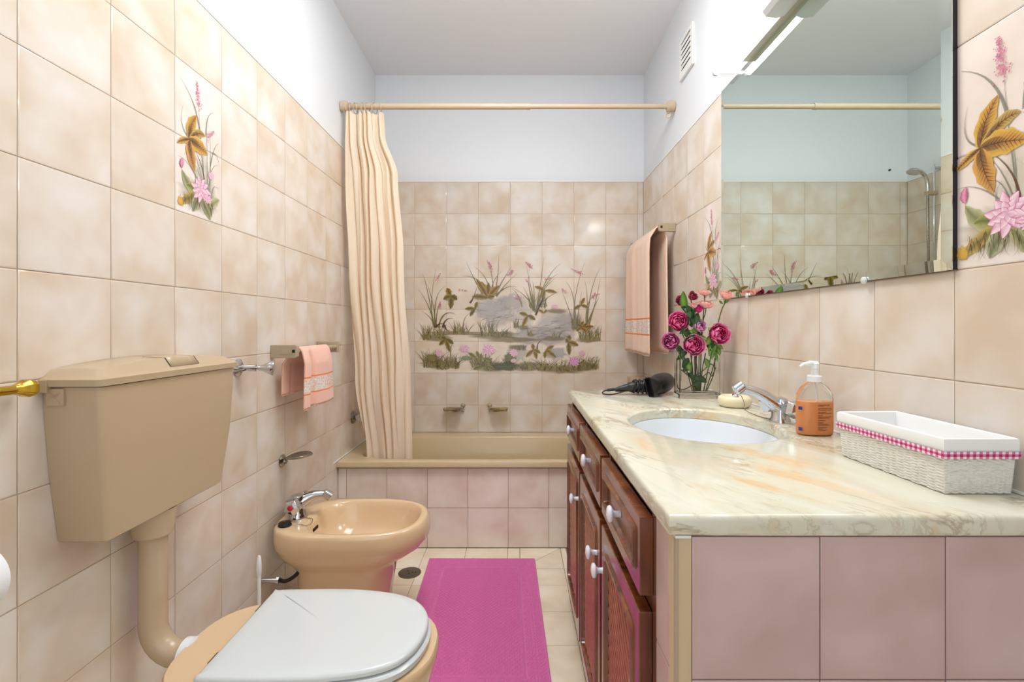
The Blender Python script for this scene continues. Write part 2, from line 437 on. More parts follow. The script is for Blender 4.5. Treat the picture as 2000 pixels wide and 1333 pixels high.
# ---------------------------------------------------------------- ceramic print (flat artwork fired on the tiles)
class Print(MB):
    def __init__(s, P): super().__init__(); s.P = P; s.usecol = True; s.d = 0.00025
    def pt(s, u, v, c): return s.vert(s.P(u, v, s.d), c)
    def strip(s, pts, wfn, cm, ce, a=1.0, a_end=None):
        n = len(pts)-1; prev = None; s.d += .0000035
        for i, (x, y) in enumerate(pts):
            x0, y0 = pts[max(i-1, 0)]; x1, y1 = pts[min(i+1, n)]
            dx, dy = x1-x0, y1-y0; L = math.hypot(dx, dy) or 1
            nx, ny = -dy/L, dx/L; w_ = wfn(i/n); al = a if a_end is None else a+(a_end-a)*i/n
            row = [s.pt(x+nx*w_, y+ny*w_, ce+(al,)), s.pt(x, y, cm+(al,)), s.pt(x-nx*w_, y-ny*w_, ce+(al,))]
            if prev: s.face((prev[0], prev[1], row[1], row[0])); s.face((prev[1], prev[2], row[2], row[1]))
            prev = row
    def petal(s, b, m_, t, w_, pale, deep):
        pts = bez(b, m_, t, 8); n = 8; prev = None; s.d += .0000035
        for i, (x, y) in enumerate(pts):
            q = i/n; x0, y0 = pts[max(i-1, 0)]; x1, y1 = pts[min(i+1, n)]
            dx, dy = x1-x0, y1-y0; L = math.hypot(dx, dy) or 1; nx, ny = -dy/L, dx/L
            w2 = w_*(math.sin(PI*min(1, q*.90+.08))**.8)
            mid = tuple(deep[k]*.55+pale[k]*.45 for k in range(3))
            cc = tuple(deep[k]*(.55-.5*q)+pale[k]*(.45+.5*q) for k in range(3)); ce = tuple(pale[k]*.6+deep[k]*.4 for k in range(3)) if q < .7 else mid
            row = [s.pt(x+nx*w2, y+ny*w2, deep+(.95,)), s.pt(x+nx*w2*.72, y+ny*w2*.72, pale+(.97,)), s.pt(x, y, cc+(.97,)), s.pt(x-nx*w2*.72, y-ny*w2*.72, ce+(.97,)), s.pt(x-nx*w2, y-ny*w2, deep+(.95,))]
            if prev:
                for k in range(4): s.face((prev[k], prev[k+1], row[k+1], row[k]))
            prev = row
    def blade(s, b, m_, t, w_, col, a=.85):
        s.strip(bez(b, m_, t, 8), lambda q: w_*(1-q*.85), col, col, a, a*.6)
    def leaf(s, b, m_, t, w_, cm, ce, a=.95):
        s.strip(bez(b, m_, t, 9), lambda q: w_*(math.sin(PI*min(1, q*.97+.03))**.75+.02)*(1+.12*math.sin(q*21)), cm, ce, a)
    def wash(s, cx, cy, rx, ry, col, a=.5, seed=0, n=22):
        rnd = random.Random(seed); s.d += .0000035
        k = [1+.2*rnd.uniform(-1, 1) for _ in range(n)]
        c0 = s.pt(cx, cy, col+(a,))
        r1 = [s.pt(cx+rx*.6*k[i]*math.cos(2*PI*i/n), cy+ry*.6*k[i]*math.sin(2*PI*i/n), col+(a*.9,)) for i in range(n)]
        r2 = [s.pt(cx+rx*k[i]*math.cos(2*PI*i/n), cy+ry*k[i]*math.sin(2*PI*i/n), col+(0.0,)) for i in range(n)]
        for i in range(n):
            j = (i+1) % n; s.face((c0, r1[i], r1[j])); s.face((r1[i], r2[i], r2[j], r1[j]))
    def spike(s, b, t, w_, col, n=40, seed=1, sz=.3):
        rnd = random.Random(seed)
        for i in range(n):
            q = rnd.random()**.8; ww = w_*(1-q*.75)
            x = b[0]+(t[0]-b[0])*q+rnd.gauss(0, ww*.45); y = b[1]+(t[1]-b[1])*q+rnd.gauss(0, ww*.45)
            r = w_*sz*(1-.4*q)*rnd.uniform(.7, 1.2); an = rnd.uniform(0, PI)
            c = tuple(min(1, k*rnd.uniform(.8, 1.25)) for k in col); s.d += .0000006
            ids = [s.pt(x+r*math.cos(an+PI/2*k)*(1 if k % 2 else .55), y+r*math.sin(an+PI/2*k)*(1 if k % 2 else .55), c+(.85,)) for k in range(4)]
            s.face(ids)
    def lotus(s, cx, cy, r, seed=0, pale=L3((244,214,224)), deep=L3((186,84,136)), squash=.85):
        rnd = random.Random(seed)
        for ring, (n, rr, wr) in enumerate(((11, 1.0, .20), (8, .68, .17), (5, .38, .13))):
            for k in range(n):
                an = 2*PI*k/n+ring*.4+rnd.uniform(-.12, .12)
                R = r*rr*rnd.uniform(.85, 1.08)
                tx, ty = cx+R*math.cos(an), cy+R*math.sin(an)*squash
                mx_, my_ = cx+R*.5*math.cos(an+.15), cy+R*.5*math.sin(an+.15)*squash
                s.petal((cx, cy), (mx_, my_), (tx, ty), r*wr*1.12, pale, deep)
OLV, DKO, BRN, YEL, GRY, PNK, SGE = L3((128,124,88)), L3((84,74,36)), L3((100,62,44)), L3((216,172,72)), L3((176,170,170)), L3((206,110,146)), L3((150,152,116))

def motif(name, parent, P):
    """two-tile bouquet; u 0..1 across, v 0..2 up"""
    s = Print(P)
    s.wash(.5, .3, .46, .22, L3((176,166,130)), .45, 3); s.wash(.6, .55, .25, .35, L3((214,208,186)), .5, 4)
    for b, m_, t, w_ in (((.60,.35),(.50,1.0),(.46,1.55),.009), ((.64,.35),(.66,.9),(.62,1.4),.009), ((.62,1.2),(.62,1.55),(.80,1.60),.010),
                         ((.50,1.15),(.42,1.6),(.08,1.76),.014), ((.70,.4),(.74,1.0),(.70,1.3),.008), ((.72,.8),(.80,1.15),(.92,1.2),.009),
                         ((.76,1.0),(.90,1.05),(.92,.86),.010), ((.70,.5),(.72,.85),(.90,.86),.008), ((.60,.3),(.50,.75),(.30,.95),.010),
                         ((.22,1.05),(.05,1.15),(.14,1.42),.008), ((.55,.4),(.45,.75),(.33,.70),.008), ((.5,.45),(.25,.75),(.04,.72),.008),
                         ((.76,.25),(.72,.6),(.92,.52),.010), ((.45,.35),(.34,.6),(.45,.68),.008), ((.56,.35),(.58,.8),(.52,1.0),.009), ((.66,.3),(.66,.5),(.72,.66),.01)):
        s.blade(b, m_, t, w_*1.15, L3((134,132,118)), .85)
    s.blade((.60,.35), (.62,.75), (.28,1.0), .014, BRN, .9)
    # big autumn leaves
    ctr = (.26, 1.01)
    for m_, t, w_, ce in (((.26,1.2),(.42,1.40),.085,YEL), ((.45,1.22),(.60,1.18),.060,L3((186,168,96))), ((.42,1.02),(.66,.94),.105,YEL),
                          ((.26,.85),(.38,.60),.090,L3((210,160,80))), ((.16,.98),(.02,.88),.040,YEL)):
        s.leaf(ctr, m_, t, w_, L3((176,120,58)), ce, .95)
        rv = random.Random(int(t[0]*99))
        s.strip(bez(ctr, m_, tuple(ctr[k]+(t[k]-ctr[k])*.62 for k in (0, 1)), 7), lambda q: w_*.62*math.sin(PI*(.12+.8*q))*(1-.4*q), BRN, L3((150,112,70)), .75, 0.0)
        s.strip(bez(ctr, m_, tuple(ctr[k]+(t[k]-ctr[k])*.96 for k in (0, 1)), 7), lambda q: .006*(1-q*.7), L3((92,56,42)), L3((92,56,42)), .95)
        pts = bez(ctr, m_, t, 12)
        for k in range(2, 11):
            for sg in (-1, 1):
                x0_, y0_ = pts[k]; x1_, y1_ = pts[min(12, k+2)]; dx, dy = x1_-x0_, y1_-y0_; L_ = math.hypot(dx, dy) or 1
                wl = w_*.8*math.sin(PI*k/12)
                e_ = (x0_+dx/L_*wl*.9-sg*dy/L_*wl, y0_+dy/L_*wl*.9+sg*dx/L_*wl)
                s.blade((x0_, y0_), ((x0_+e_[0])/2, (y0_+e_[1])/2), e_, .0045, L3((112,74,46)) if rv.random() < .7 else L3((134,134,86)), .7)
    # foliage round the lotus
    for b, m_, t, w_, cm, ce in (((.46,.32),(.22,.35),(.12,.56),.075,L3((120,124,80)),L3((188,186,140))), ((.46,.30),(.28,.28),(.07,.08),.065,L3((122,116,76)),L3((196,170,86))),
                                 ((.5,.3),(.38,.2),(.34,.06),.08,L3((110,116,78)),L3((186,188,152))), ((.52,.28),(.6,.18),(.72,.02),.06,L3((118,120,76)),L3((176,176,130))),
                                 ((.56,.3),(.72,.25),(.74,.06),.06,L3((110,112,74)),L3((180,178,134))), ((.7,.2),(.8,.3),(.93,.36),.07,L3((150,148,104)),L3((204,200,160))), ((.48,.3),(.3,.42),(.2,.38),.05,L3((104,112,66)),L3((170,168,96)))):
        s.leaf(b, m_, t, w_, cm, ce, .9)
    s.wash(.09, .14, .07, .08, YEL, .95, 9)
    rnd = random.Random(4)
    for k in range(60):
        x = rnd.uniform(.15, .8); y = rnd.uniform(.10, .22)
        s.blade((x, y+.08), (x+rnd.uniform(-.03,.03), y), (x+rnd.uniform(-.07,.07), y-.06), .004, BRN, .5)
    s.lotus(.50, .40, .215, 1)
    s.lotus(.73, .66, .075, 5); s.lotus(.66, .3, .08, 6)
    s.leaf((.12,.58), (.09,.64), (.13,.72), .035, L3((226,160,186)), L3((190,70,120)), .95)
    s.spike((.46,1.52), (.42,1.86), .085, PNK, 150, 2, .16)
    s.spike((.60,1.14), (.80,1.33), .07, PNK, 90, 3, .18)
    return s.build(name, 'ceramic_print', parent, origin=None)
motif('floral_print', wall_left, lambda u, v, d: (TL+d+.0008, 1.2692+u*.2003, 1.4+v*.2))
motif('floral_print', wall_right, lambda u, v, d: (TR-d-.0008, .8876-u*.1986, 1.2+v*.2))
motif('floral_print', wall_right, lambda u, v, d: (TR-d-.0008, 2.079-u*.1986, 1.2+v*.2))

def mural():
    K = F/TB
    s = Print(lambda px, py, d: ((px-1010)/K, TB-d-.0008, CZ+(636-py)/K))
    rnd = random.Random(11)
    W = s.wash
    # stone banks and pale water
    for a in ((970,612,42,30,L3((204,197,194)),.7,1), (955,602,32,20,L3((206,200,198)),.6,2), (1000,590,30,18,L3((196,190,186)),.6,3), (1085,640,52,34,L3((208,202,196)),.7,4), (1060,655,60,22,L3((196,188,182)),.6,5),
              (1110,628,30,22,L3((196,190,186)),.5,6), (1020,625,26,40,L3((222,216,208)),.6,7), (1085,690,26,14,L3((186,184,188)),.7,8), (1010,690,22,20,L3((206,202,192)),.6,9), (1030,660,30,14,L3((206,198,190)),.6,10)): W(*a)
    for k in range(44):      # strokes in the stone
        cx, cy = random.Random(k).choice([(970,610),(1085,640),(1065,655)]); x = cx+rnd.gauss(0,20); y = cy+rnd.gauss(0,10)
        s.blade((x-12, y+rnd.uniform(-6,6)), (x, y-4), (x+12, y+rnd.uniform(-5,5)), .8, L3((162,152,154)), .5)
    # ground shading
    for a in ((850,660,34,9), (890,651,60,5), (960,655,50,8), (985,628+26,30,8), (1000,664,60,6), (1150,664,30,7), (1080,662,26,6), (1012,679,20,6), (860,712,44,10), (960,716,44,12), (1030,716,50,10), (1100,722,60,9), (1150,716,24,8), (1022,640,14,6), (1037,655,10,4), (1085,608,24,5), (1125,635,12,14)):
        W(a[0], a[1], a[2], a[3], L3((142,126,84)), .62, int(a[0]))
    # grass tufts
    def tuft(cx, cy, wd, ht, n, col=None, w_=.9):
        for k in range(n):
            x = cx+rnd.uniform(-wd, wd)*.55; l = rnd.gauss(0, wd*.55)
            h = ht*rnd.uniform(.5, 1.05)
            c = col or rnd.choice([L3((150,140,98)), L3((132,122,80)), L3((168,154,106)), L3((116,102,66))])
            s.blade((x, cy+rnd.uniform(-2,3)), (x+l*.25, cy-h*.6), (x+l, cy-h), w_*rnd.uniform(.7,1.1), c, .8)
    for a in ((835,662,16,32,34), (860,660,16,26,30), (893,652,14,26,24), (905,652,18,22,18), (950,655,20,34,34), (962,655,12,28,18), (985,656,16,18,14), (1008,640,10,22,14), (1035,655,8,14,10), (1085,660,14,16,14), (1145,662,24,36,40), (1162,664,18,30,28),
              (840,716,24,34,50), (865,720,24,30,50), (885,718,22,28,40), (935,716,24,28,36), (960,722,26,30,40), (1000,722,20,26,30), (1030,722,20,22,26), (1065,722,26,22,30), (1100,724,26,24,30), (1135,722,26,32,44), (1158,720,20,26,30), (1018,683,18,12,16), (1125,640,12,28,20), (1060,600,16,36,16), (1040,600,12,30,14)):
        tuft(*a)
    # tall reeds, drawn one by one
    reeds = [((850,638),(838,590),(817,565)), ((851,640),(848,580),(830,548)), ((848,640),(836,600),(852,525)), ((850,636),(845,570),(870,560)), ((848,636),(835,560),(826,535)),
             ((850,640),(845,620),(824,608)), ((855,640),(868,600),(890,615)), ((858,640),(860,605),(888,612)), ((852,640),(852,600),(862,590)),
             ((945,580),(925,545),(911,512)), ((958,580),(955,540),(928,522)), ((965,578),(975,540),(974,497)), ((968,575),(985,540),(1000,520)), ((970,580),(985,555),(1010,535)), ((962,578),(966,550),(955,520)), ((955,576),(935,535),(903,540)), ((960,575),(958,550),(980,530)), ((968,578),(990,555),(1008,560)),
             ((1045,610),(1040,570),(1028,520)), ((1046,610),(1056,560),(1062,503)), ((1048,608),(1060,540),(1095,515)), ((1046,608),(1060,550),(1090,535)), ((1044,608),(1044,560),(1040,548)), ((1042,608),(1032,580),(1022,560)), ((1044,606),(1030,575),(1000,562)), ((1050,606),(1062,580),(1092,570)), ((1048,606),(1058,560),(1085,544)), ((1045,606),(1025,540),(1035,540)),
             ((1122,640),(1116,580),(1142,513)), ((1124,640),(1125,570),(1105,550)), ((1122,640),(1110,600),(1096,565)), ((1145,640),(1150,580),(1142,548)), ((1146,640),(1150,560),(1172,524)), ((1148,640),(1165,590),(1172,545)), ((1145,640),(1140,580),(1168,575)), ((1126,640),(1130,600),(1136,570)), ((1148,630),(1160,600),(1170,580)),
             ((1020,600),(1012,570),(1000,565)), ((905,650),(902,620),(918,612)), ((1150,720),(1155,690),(1170,700)), ((880,700),(880,660),(887,680))]
    for b, m_, t in reeds:
        s.blade(b, m_, t, 1.25, rnd.choice([L3((126,118,84)), L3((112,106,66)), L3((140,130,92))]), .9)
    # dark arching twigs
    for p in (((918,592),(925,585),(932,560)), ((930,603),(924,600),(915,607)), ((1046,616),(1058,590),(1064,572)), ((1052,600),(1058,590),(1066,575)), ((865,640),(868,620),(885,622)), ((850,640),(858,630),(868,633)), ((868,635),(872,650),(880,645)), ((1050,690),(1046,670),(1058,665)), ((1070,690),(1078,668),(1080,680))):
        s.blade(p[0], p[1], p[2], 1.9, L3((86,64,36)), .95)
    # plantain leaves
    def star(c, tips, w_=5.2):
        for t in tips:
            m_ = ((c[0]+t[0])/2+rnd.uniform(-2,2), (c[1]+t[1])/2-2.5)
            s.leaf(c, m_, t, w_, L3((92,70,36)), rnd.choice([L3((168,146,66)), L3((186,150,62)), L3((150,136,72))]), .95)
    star((881,579), ((873,563),(866,585),(880,604),(893,586)), 5.5); star((953,582), ((940,550),(954,552),(930,545),(922,580),(975,558),(966,580)), 5.5)
    star((928,604), ((908,604),(918,618),(932,590)), 3.6); star((1064,568), ((1044,560),(1088,572),(1058,585)), 3.4); star((1031,617), ((1014,612),(1020,640),(1046,625)), 4)
    star((1134,597), ((1120,605),(1142,582),(1150,602)), 3.4); star((1134,641), ((1160,638),(1140,628),(1126,648),(1146,650)), 3.4); star((1110,669), ((1113,655),(1130,675),(1112,694),(1104,664)), 5)
    star((870,663), ((858,675),(879,688),(886,672),(862,660)), 4.2); star((1042,684), ((1027,698),(1048,702),(1056,690),(1040,672)), 4); star((1066,686), ((1082,676),(1086,698),(1064,700),(1076,690)), 4)
    star((1138,640), ((1125,634),(1148,632)), 3); star((1062,612), ((1050,606),(1068,606)), 2.4)
    # lily pads and lotus
    for a in ((843,700,11,8,L3((138,128,84))), (910,700,12,4,L3((136,144,110))), (996,700,11,10,L3((120,124,70))), (985,716,24,8,L3((92,98,62)))): W(a[0], a[1], a[2]*1.2, a[3]*1.2, a[4], .95, int(a[0]))
    for b, m_, t in (((936,712),(925,690),(908,686)), ((946,715),(948,695),(950,688)), ((990,718),(994,705),(1000,700)), ((855,718),(853,708),(858,700))): s.blade(b, m_, t, 1.8, L3((92,88,50)), .9)
    for b, t in (((935,710),(924,694)), ((938,712),(940,690)), ((946,712),(962,700)), ((940,716),(925,722)), ((950,716),(966,722)), ((930,700),(915,690)), ((936,700),(930,686)), ((946,700),(960,706))):
        s.leaf(b, ((b[0]+t[0])/2, (b[1]+t[1])/2-2), t, 3.6, L3((96,92,50)), L3((164,156,96)), .9)
    s.lotus(906, 681, 11.5, 1, squash=.7); s.lotus(955, 684, 14, 2, squash=.9); s.lotus(1004, 690, 9.5, 3); s.lotus(858, 691, 8, 4); s.lotus(1121, 706, 12, 5, L3((236,190,220)), L3((160,60,130))); s.lotus(1083, 599, 7, 6, squash=.6); s.lotus(1137, 690, 7, 7); s.lotus(1003, 705, 6, 8)
    # pink plumes
    for b, t, w_ in (((960,526),(951,508),4), ((961,530),(956,512),5), ((996,536),(1002,528),5), ((990,538),(1001,532),4), ((852,548),(861,534),4.5), ((895,567),(912,568),4), ((858,603),(860,590),4.5),
                     ((1038,522),(1027,512),4.5), ((1040,526),(1032,516),4.5), ((1035,556),(1026,546),4), ((1065,546),(1076,543),4), ((1007,582),(1018,584),4.2), ((1134,534),(1116,526),3.8), ((1137,538),(1128,530),4), ((1106,572),(1097,564),3.6), ((1156,582),(1170,574),4.2), ((1158,580),(1163,572),4)):
        s.spike(b, t, w_, L3((204,130,146)), 34, int(b[0]), .34)
    return s.build('floral_print', 'ceramic_print', wall_back)
mural()

# ---------------------------------------------------------------- bathtub and its tiled front
def rect_ring(x0, x1, y0, y1, z, cx, cy, angs):
    r = []
    for t in angs:
        c, s_ = math.cos(t), math.sin(t); k = 1e9
        if c > 1e-9: k = min(k, (x1-cx)/c)
        if c < -1e-9: k = min(k, (x0-cx)/c)
        if s_ > 1e-9: k = min(k, (y1-cy)/s_)
        if s_ < -1e-9: k = min(k, (y0-cy)/s_)
        r.append((cx+c*k, cy+s_*k, z))
    return r
def corner_angs(x0, x1, y0, y1, cx, cy, n):
    a = [2*PI*k/n for k in range(n)]
    for x, y in ((x0,y0),(x1,y0),(x1,y1),(x0,y1)):
        t = math.atan2(y-cy, x-cx) % (2*PI)
        j = min(range(len(a)), key=lambda i: abs(a[i]-t)); a[j] = t
    return sorted(a)
def sup_at(cx, cy, a, b, z, angs, p):
    r = []
    for t in angs:
        c, s_ = math.cos(t), math.sin(t)
        k = (abs(c/a)**p+abs(s_/b)**p)**(-1/p); r.append((cx+c*k, cy+s_*k, z))
    return r
tub = thing('bathtub', 'beige enamelled bathtub built in along the back wall behind the tiled step', 'bathtub', (-.05, 2.73, 0))
tx0, tx1, ty0, ty1 = TL+.0005, TR-.0005, 2.395, TB-.0005
cx, cy, ha, hb = -.040, 2.702, .765, .243
an = corner_angs(tx0, tx1, ty0, ty1, cx, cy, 96)
R = lambda x: rect_ring(tx0+x, tx1-x, ty0+x, ty1-x, 0, cx, cy, an)
def zz(r, z): return [(p[0], p[1], z) for p in r]
q = MB()
q.rings([zz(R(.012), .408), zz(R(0), .4055), zz(R(0), .427), zz(R(.0015), .4305), zz(R(.006), .432),
         sup_at(cx, cy, ha+.012, hb+.012, .432, an, 7), sup_at(cx, cy, ha+.003, hb+.003, .429, an, 7), sup_at(cx, cy, ha-.004, hb-.004, .418, an, 7),
         sup_at(cx, cy, ha-.03, hb-.02, .25, an, 6), sup_at(cx, cy, ha-.06, hb-.045, .10, an, 5), sup_at(cx, cy, ha-.11, hb-.09, .065, an, 4), sup_at(cx, cy, .3, .06, .06, an, 3)], False, True)
q.build('tub_shell', 'tub_enamel', tub, smooth=35)
q = MB().lathe([(0.026,0),(0.026,.004),(.01,.006),(.002,.006)], (-.45, 2.7, .0615), n=20); q.build('drain', 'chrome', tub, smooth=30)
bath_front = struct(MB().box((TL+.0005, 2.426, 0), (TR-.0005, 2.455, .4045)).build('wall_bath_front', 'grout', origin=(0, 2.44, 0)), 'tiled front step below the bathtub rim')
tile_field(bath_front, 'back', cuts(TL+.001, TR-.001, -.6435, .2), [.001, .197, .394], 2.420, 'tile_warm')
MB().box((TL+.001, 2.421, .394), (TR-.001, 2.43, .4045)).build('tile_edging', 'beige_trim', bath_front)

# ---------------------------------------------------------------- shower rail and curtain
rail = thing('shower_rail', 'beige telescopic shower curtain rail spanning both walls above the bath', 'rail', (-.05, 2.47, 2.2046))
q = MB().tube([(-.885, 2.47, 2.2046), (.055, 2.47, 2.2046)], .0150, 20); q.build('outer_tube', 'rod_beige', rail, smooth=40)
q = MB().tube([(.05, 2.47, 2.2046), (.791, 2.47, 2.2046)], .0125, 20); q.build('inner_tube', 'rod_beige', rail, smooth=40)
q = MB().tube([(.05, 2.47, 2.2046), (.066, 2.47, 2.2046)], .0162, 20); q.build('collar', 'rod_beige', rail, smooth=40)
for x, s_ in ((XL+.0005, 1), (XR-.0005, -1)):
    q = MB().lathe([(.022,0),(.026,.004),(.028,.02),(.026,.034),(.018,.04)], (x, 2.47, 2.2046), (s_, 0, 0), 20); q.build('end_flange', 'rod_beige', rail, smooth=35)
def hang_ring(x, parent, ry=0, r=.026):
    q = MB().torus((x, 2.47, 2.2046-.009), (1, ry, 0), r, .0022, 20, 6); return q
q = hang_ring(.762, rail); q.torus((.762, 2.47, 2.178-.018), (.6, .8, 0), .012, .0028, 14, 6); q.build('spare_ring', 'rod_beige', rail, smooth=60)
cur = thing('shower_curtain', 'peach cloth shower curtain bunched at the left end of the rail', 'curtain', (-.72, 2.5, .40))
def lerpt(tab, v):
    for (a, x), (b, y) in zip(tab, tab[1:]):
        if v <= b:
            t = (v-a)/(b-a); t = t*t*(3-2*t); return x+(y-x)*t
    return tab[-1][1]
XLt = [(0,-.873),(.12,-.876),(.45,-.866),(.75,-.826),(1,-.776)]
XRt = [(0,-.682),(.06,-.676),(.18,-.612),(.4,-.588),(.75,-.560),(1,-.552)]
def curfn(u, v):
    zt, zb = 2.176, .395
    uu = u
    x = lerpt(XLt, v)+(lerpt(XRt, v)-lerpt(XLt, v))*uu
    nf = 7.0
    ph = 2*PI*nf*(uu+.018*math.sin(6*v+uu*9))
    amp = .030+.012*math.sin(uu*13+1.0)
    amp *= (.62+.38*min(1, v*4)) * (1-.75*max(0, (uu-.80)/.2)*min(1, v*4))
    y = 2.475+.055*v + amp*math.sin(ph) + .006*math.sin(ph*2.3+v*7) + .004*math.sin(23*uu+14*v)
    x += .012*math.cos(ph)*(.6+.4*v)+.003*math.sin(ph*1.7+v*9)
    z = zt+(zb-zt)*v - (.016*(1-math.cos(2*PI*uu*9))*.5 if v < .08 else 0)*(1-v/.08)
    x = max(x, -.884)
    return (x, y, z)
q = MB(); q.grid(curfn, 260, 110); q.build('cloth', 'curtain_cloth', cur, smooth=180)
for k in range(9):
    u = (k+.3)/9; x, y, z = curfn(u, 0)
    q = hang_ring(min(x, -.690) if k < 8 else -.686, cur, random.uniform(-.35, .35)); q.build('ring', 'rod_beige', cur, smooth=60)
q = MB().lathe([(.006,0),(.006,.008),(.002,.012)], (-.776, YB, 2.075), (0,-1,0), 10)
tag(q.build('screw', 'rubber_black', smooth=30), 'tiny dark screw in the white back wall just right of the curtain', 'screw')

# ---------------------------------------------------------------- toilet and cistern
cis = thing('cistern', 'beige plastic toilet cistern hung on the left wall with flush pipe below', 'cistern', (-.83, 1.13, .68))
xw = TL+.001
def cring(xf, y0, y1, z, r=.010, n=5, xb=None):
    xb = xw if xb is None else xb
    pts = [(xb, y0, z)]
    for k in range(n+1):
        t = PI/2*k/n; pts.append((xf-r+r*math.sin(t), y0+r-r*math.cos(t), z))
    for k in range(1, 12): pts.append((xf, y0+r+(y1-y0-2*r)*k/12, z))
    for k in range(n+1):
        t = PI/2*k/n; pts.append((xf-r+r*math.cos(t), y1-r+r*math.sin(t), z))
    pts.append((xb, y1, z))
    for k in range(1, 12): pts.append((xb, y1+(y0-y1)*k/12, z))
    return pts
q = MB(); q.rings([cring(-.797, .952, 1.304, .678), cring(-.789, .944, 1.312, .684), cring(-.7805, .925, 1.337, .82), cring(-.7775, .916, 1.346, .93), cring(-.777, .914, 1.349, .984)])
q.build('tank', 'cistern_plastic', cis, smooth=40)
def lidring(xf, y0, y1, zfn, r=.010):
    return [(x, y, zfn(x, y)) for x, y, z in cring(xf, y0, y1, 0, r)]
dome = lambda base, k: (lambda x, y: base+k*(1-((y-1.13)/.225)**2))
q = MB(); q.rings([lidring(-.772, .906, 1.356, lambda x, y: .986), lidring(-.771, .905, 1.357, lambda x, y: .999), lidring(-.774, .909, 1.353, lambda x, y: 1.001), lidring(-.779, .915, 1.347, dome(1.003, .004)), lidring(-.792, .93, 1.332, dome(1.013, .014), .012), lidring(-.86, .95, 1.312, dome(1.014, .016), .012)])
q.build('lid', 'cistern_plastic', cis, smooth=30)
def plate(y0, y1, x0, x1, lift):
    q = MB(); f = dome(1.013, .014); g = dome(1.003, .004)
    prof = [(x1+.0015, y, None) for y in (0,)]
    rows = []
    for (x, zf) in ((-.7785, g), (-.7918, f), (-.83, dome(1.0134, .0150)), (x0, dome(1.0138, .0156))):
        rows.append([(x+(.0005 if x > -.78 else 0), y0+(y1-y0)*k/4, zf(x, y0+(y1-y0)*k/4)+lift) for k in range(5)])
    ids = [[q.vert(p) for p in r] for r in rows]
    for a, b in zip(ids, ids[1:]):
        for k in range(4): q.face((a[k], a[k+1], b[k+1], b[k]))
    return q
q = plate(1.103, 1.197, -.845, -.77, .0003); q.build('flush_button', 'cistern_plastic', cis, smooth=20, solid=.0006)
for y in (1.101, 1.199):
    q = plate(y-.0009, y+.0009, -.815, -.77, .0007); q.build('button_gap', 'dark_gap', cis)
# raised badge on the near side
q = MB().box((-.876, .9100, .950), (-.843, .9195, .982)); q.build('badge', 'cistern_plastic', cis, bevel=.001)
q = MB()
for (a, b) in (((-.870, .976),(-.861, .968)), ((-.861, .968),(-.853, .973)), ((-.869, .966),(-.860, .964)), ((-.857, .967),(-.850, .974)), ((-.860, .964),(-.850, .956))):
    q.tube([(a[0], .9096, a[1]), (b[0], .9096, b[1])], .0012, 6)
q.build('badge_mark', 'cistern_plastic', cis)
q = MB().box((xw, .903, .975), (-.868, .914, .998)); q.build('wall_clip', 'cistern_plastic', cis, bevel=.001)
PX, PY = -.838, 1.128
q = MB().lathe([(.036,.618),(.040,.622),(.044,.65),(.047,.68)], (PX, PY, 0), n=28); q.build('pipe_collar', 'pipe_plastic', cis, smooth=35)
pp = [(PX, PY, .63), (PX, PY, .46)] + [(PX+.075*(1-math.cos(t)), PY, .415-.075*math.sin(t)) for t in [PI/2*k/8 for k in range(9)]] + [(PX+.085, PY, .340), (-.745, PY, .340)]
q = MB().tube(pp, .0290, 24); q.build('flush_pipe', 'pipe_plastic', cis, smooth=50)

toi = thing('toilet', 'beige ceramic toilet with closed white seat lid in front of the cistern', 'toilet', (-.45, 1.12, 0))
TCx, TCy = -.47, 1.12
def toil(z, xb, xf, hw, p=2.5, n=56):
    # back end squarer than front
    cx = xb+(xf-xb)*.42; r = []
    for k in range(n):
        t = 2*PI*k/n; c, s_ = math.cos(t), math.sin(t)
        a = (xf-cx) if c > 0 else (cx-xb); pp_ = p if c > 0 else 2.9
        r.append((cx+a*math.copysign(abs(c)**(2/pp_), c), TCy+hw*math.copysign(abs(s_)**(2/pp_), s_), z))
    return r
q = MB(); q.rings([toil(0, -.60, -.33, .105), toil(.01, -.605, -.325, .11), toil(.06, -.60, -.33, .10), toil(.15, -.63, -.30, .105), toil(.23, -.68, -.24, .135), toil(.30, -.73, -.195, .168), toil(.345, -.752, -.183, .180), toil(.366, -.754, -.182, .182), toil(.372, -.750, -.186, .178),
                  toil(.372, -.62, -.24, .12), toil(.33, -.60, -.25, .11), toil(.22, -.52, -.32, .06)])
q.build('bowl', 'ceramic', toi, smooth=45)
q = MB().lathe([(.034,0),(.038,.003),(.038,.022),(.032,.026)], (-.768, PY, .340), (1,0,0), 24); q.build('inlet_seal', 'white_plastic', toi, smooth=35)
# lid outline, a plan shape with square hinge end and round nose
def lidout(z, d):
    P = [(-.633,.968),(-.633,1.12),(-.633,1.268)]
    pts = [(-.628,1.279),(-.55,1.284),(-.46,1.286),(-.38,1.279),(-.31,1.262),(-.262,1.238),(-.232,1.208),(-.212,1.168),(-.205,1.12),(-.211,1.072),(-.228,1.030),(-.256,.998),(-.305,.976),(-.38,.962),(-.46,.956),(-.55,.955),(-.628,.958)]
    c = spline(P+pts+[P[0]], 3)[:-1]
    r = []
    for v_ in c:
        dx, dy = v_.x-(-.43), v_.y-1.12; L = math.hypot(dx, dy); k = (L-d)/L
        r.append((-.43+dx*k, 1.12+dy*k, z))
    return r
def lidsc(z, k): return [(-.43+(p[0]+.43)*k, 1.12+(p[1]-1.12)*k, z) for p in lidout(z, .06)]
q = MB(); q.rings([lidout(.3965, .004), lidout(.399, 0), lidout(.405, .0), lidout(.409, .002), lidout(.4115, .008), lidout(.4125, .03), lidout(.413, .06), lidsc(.413, .45), lidsc(.413, .05)])
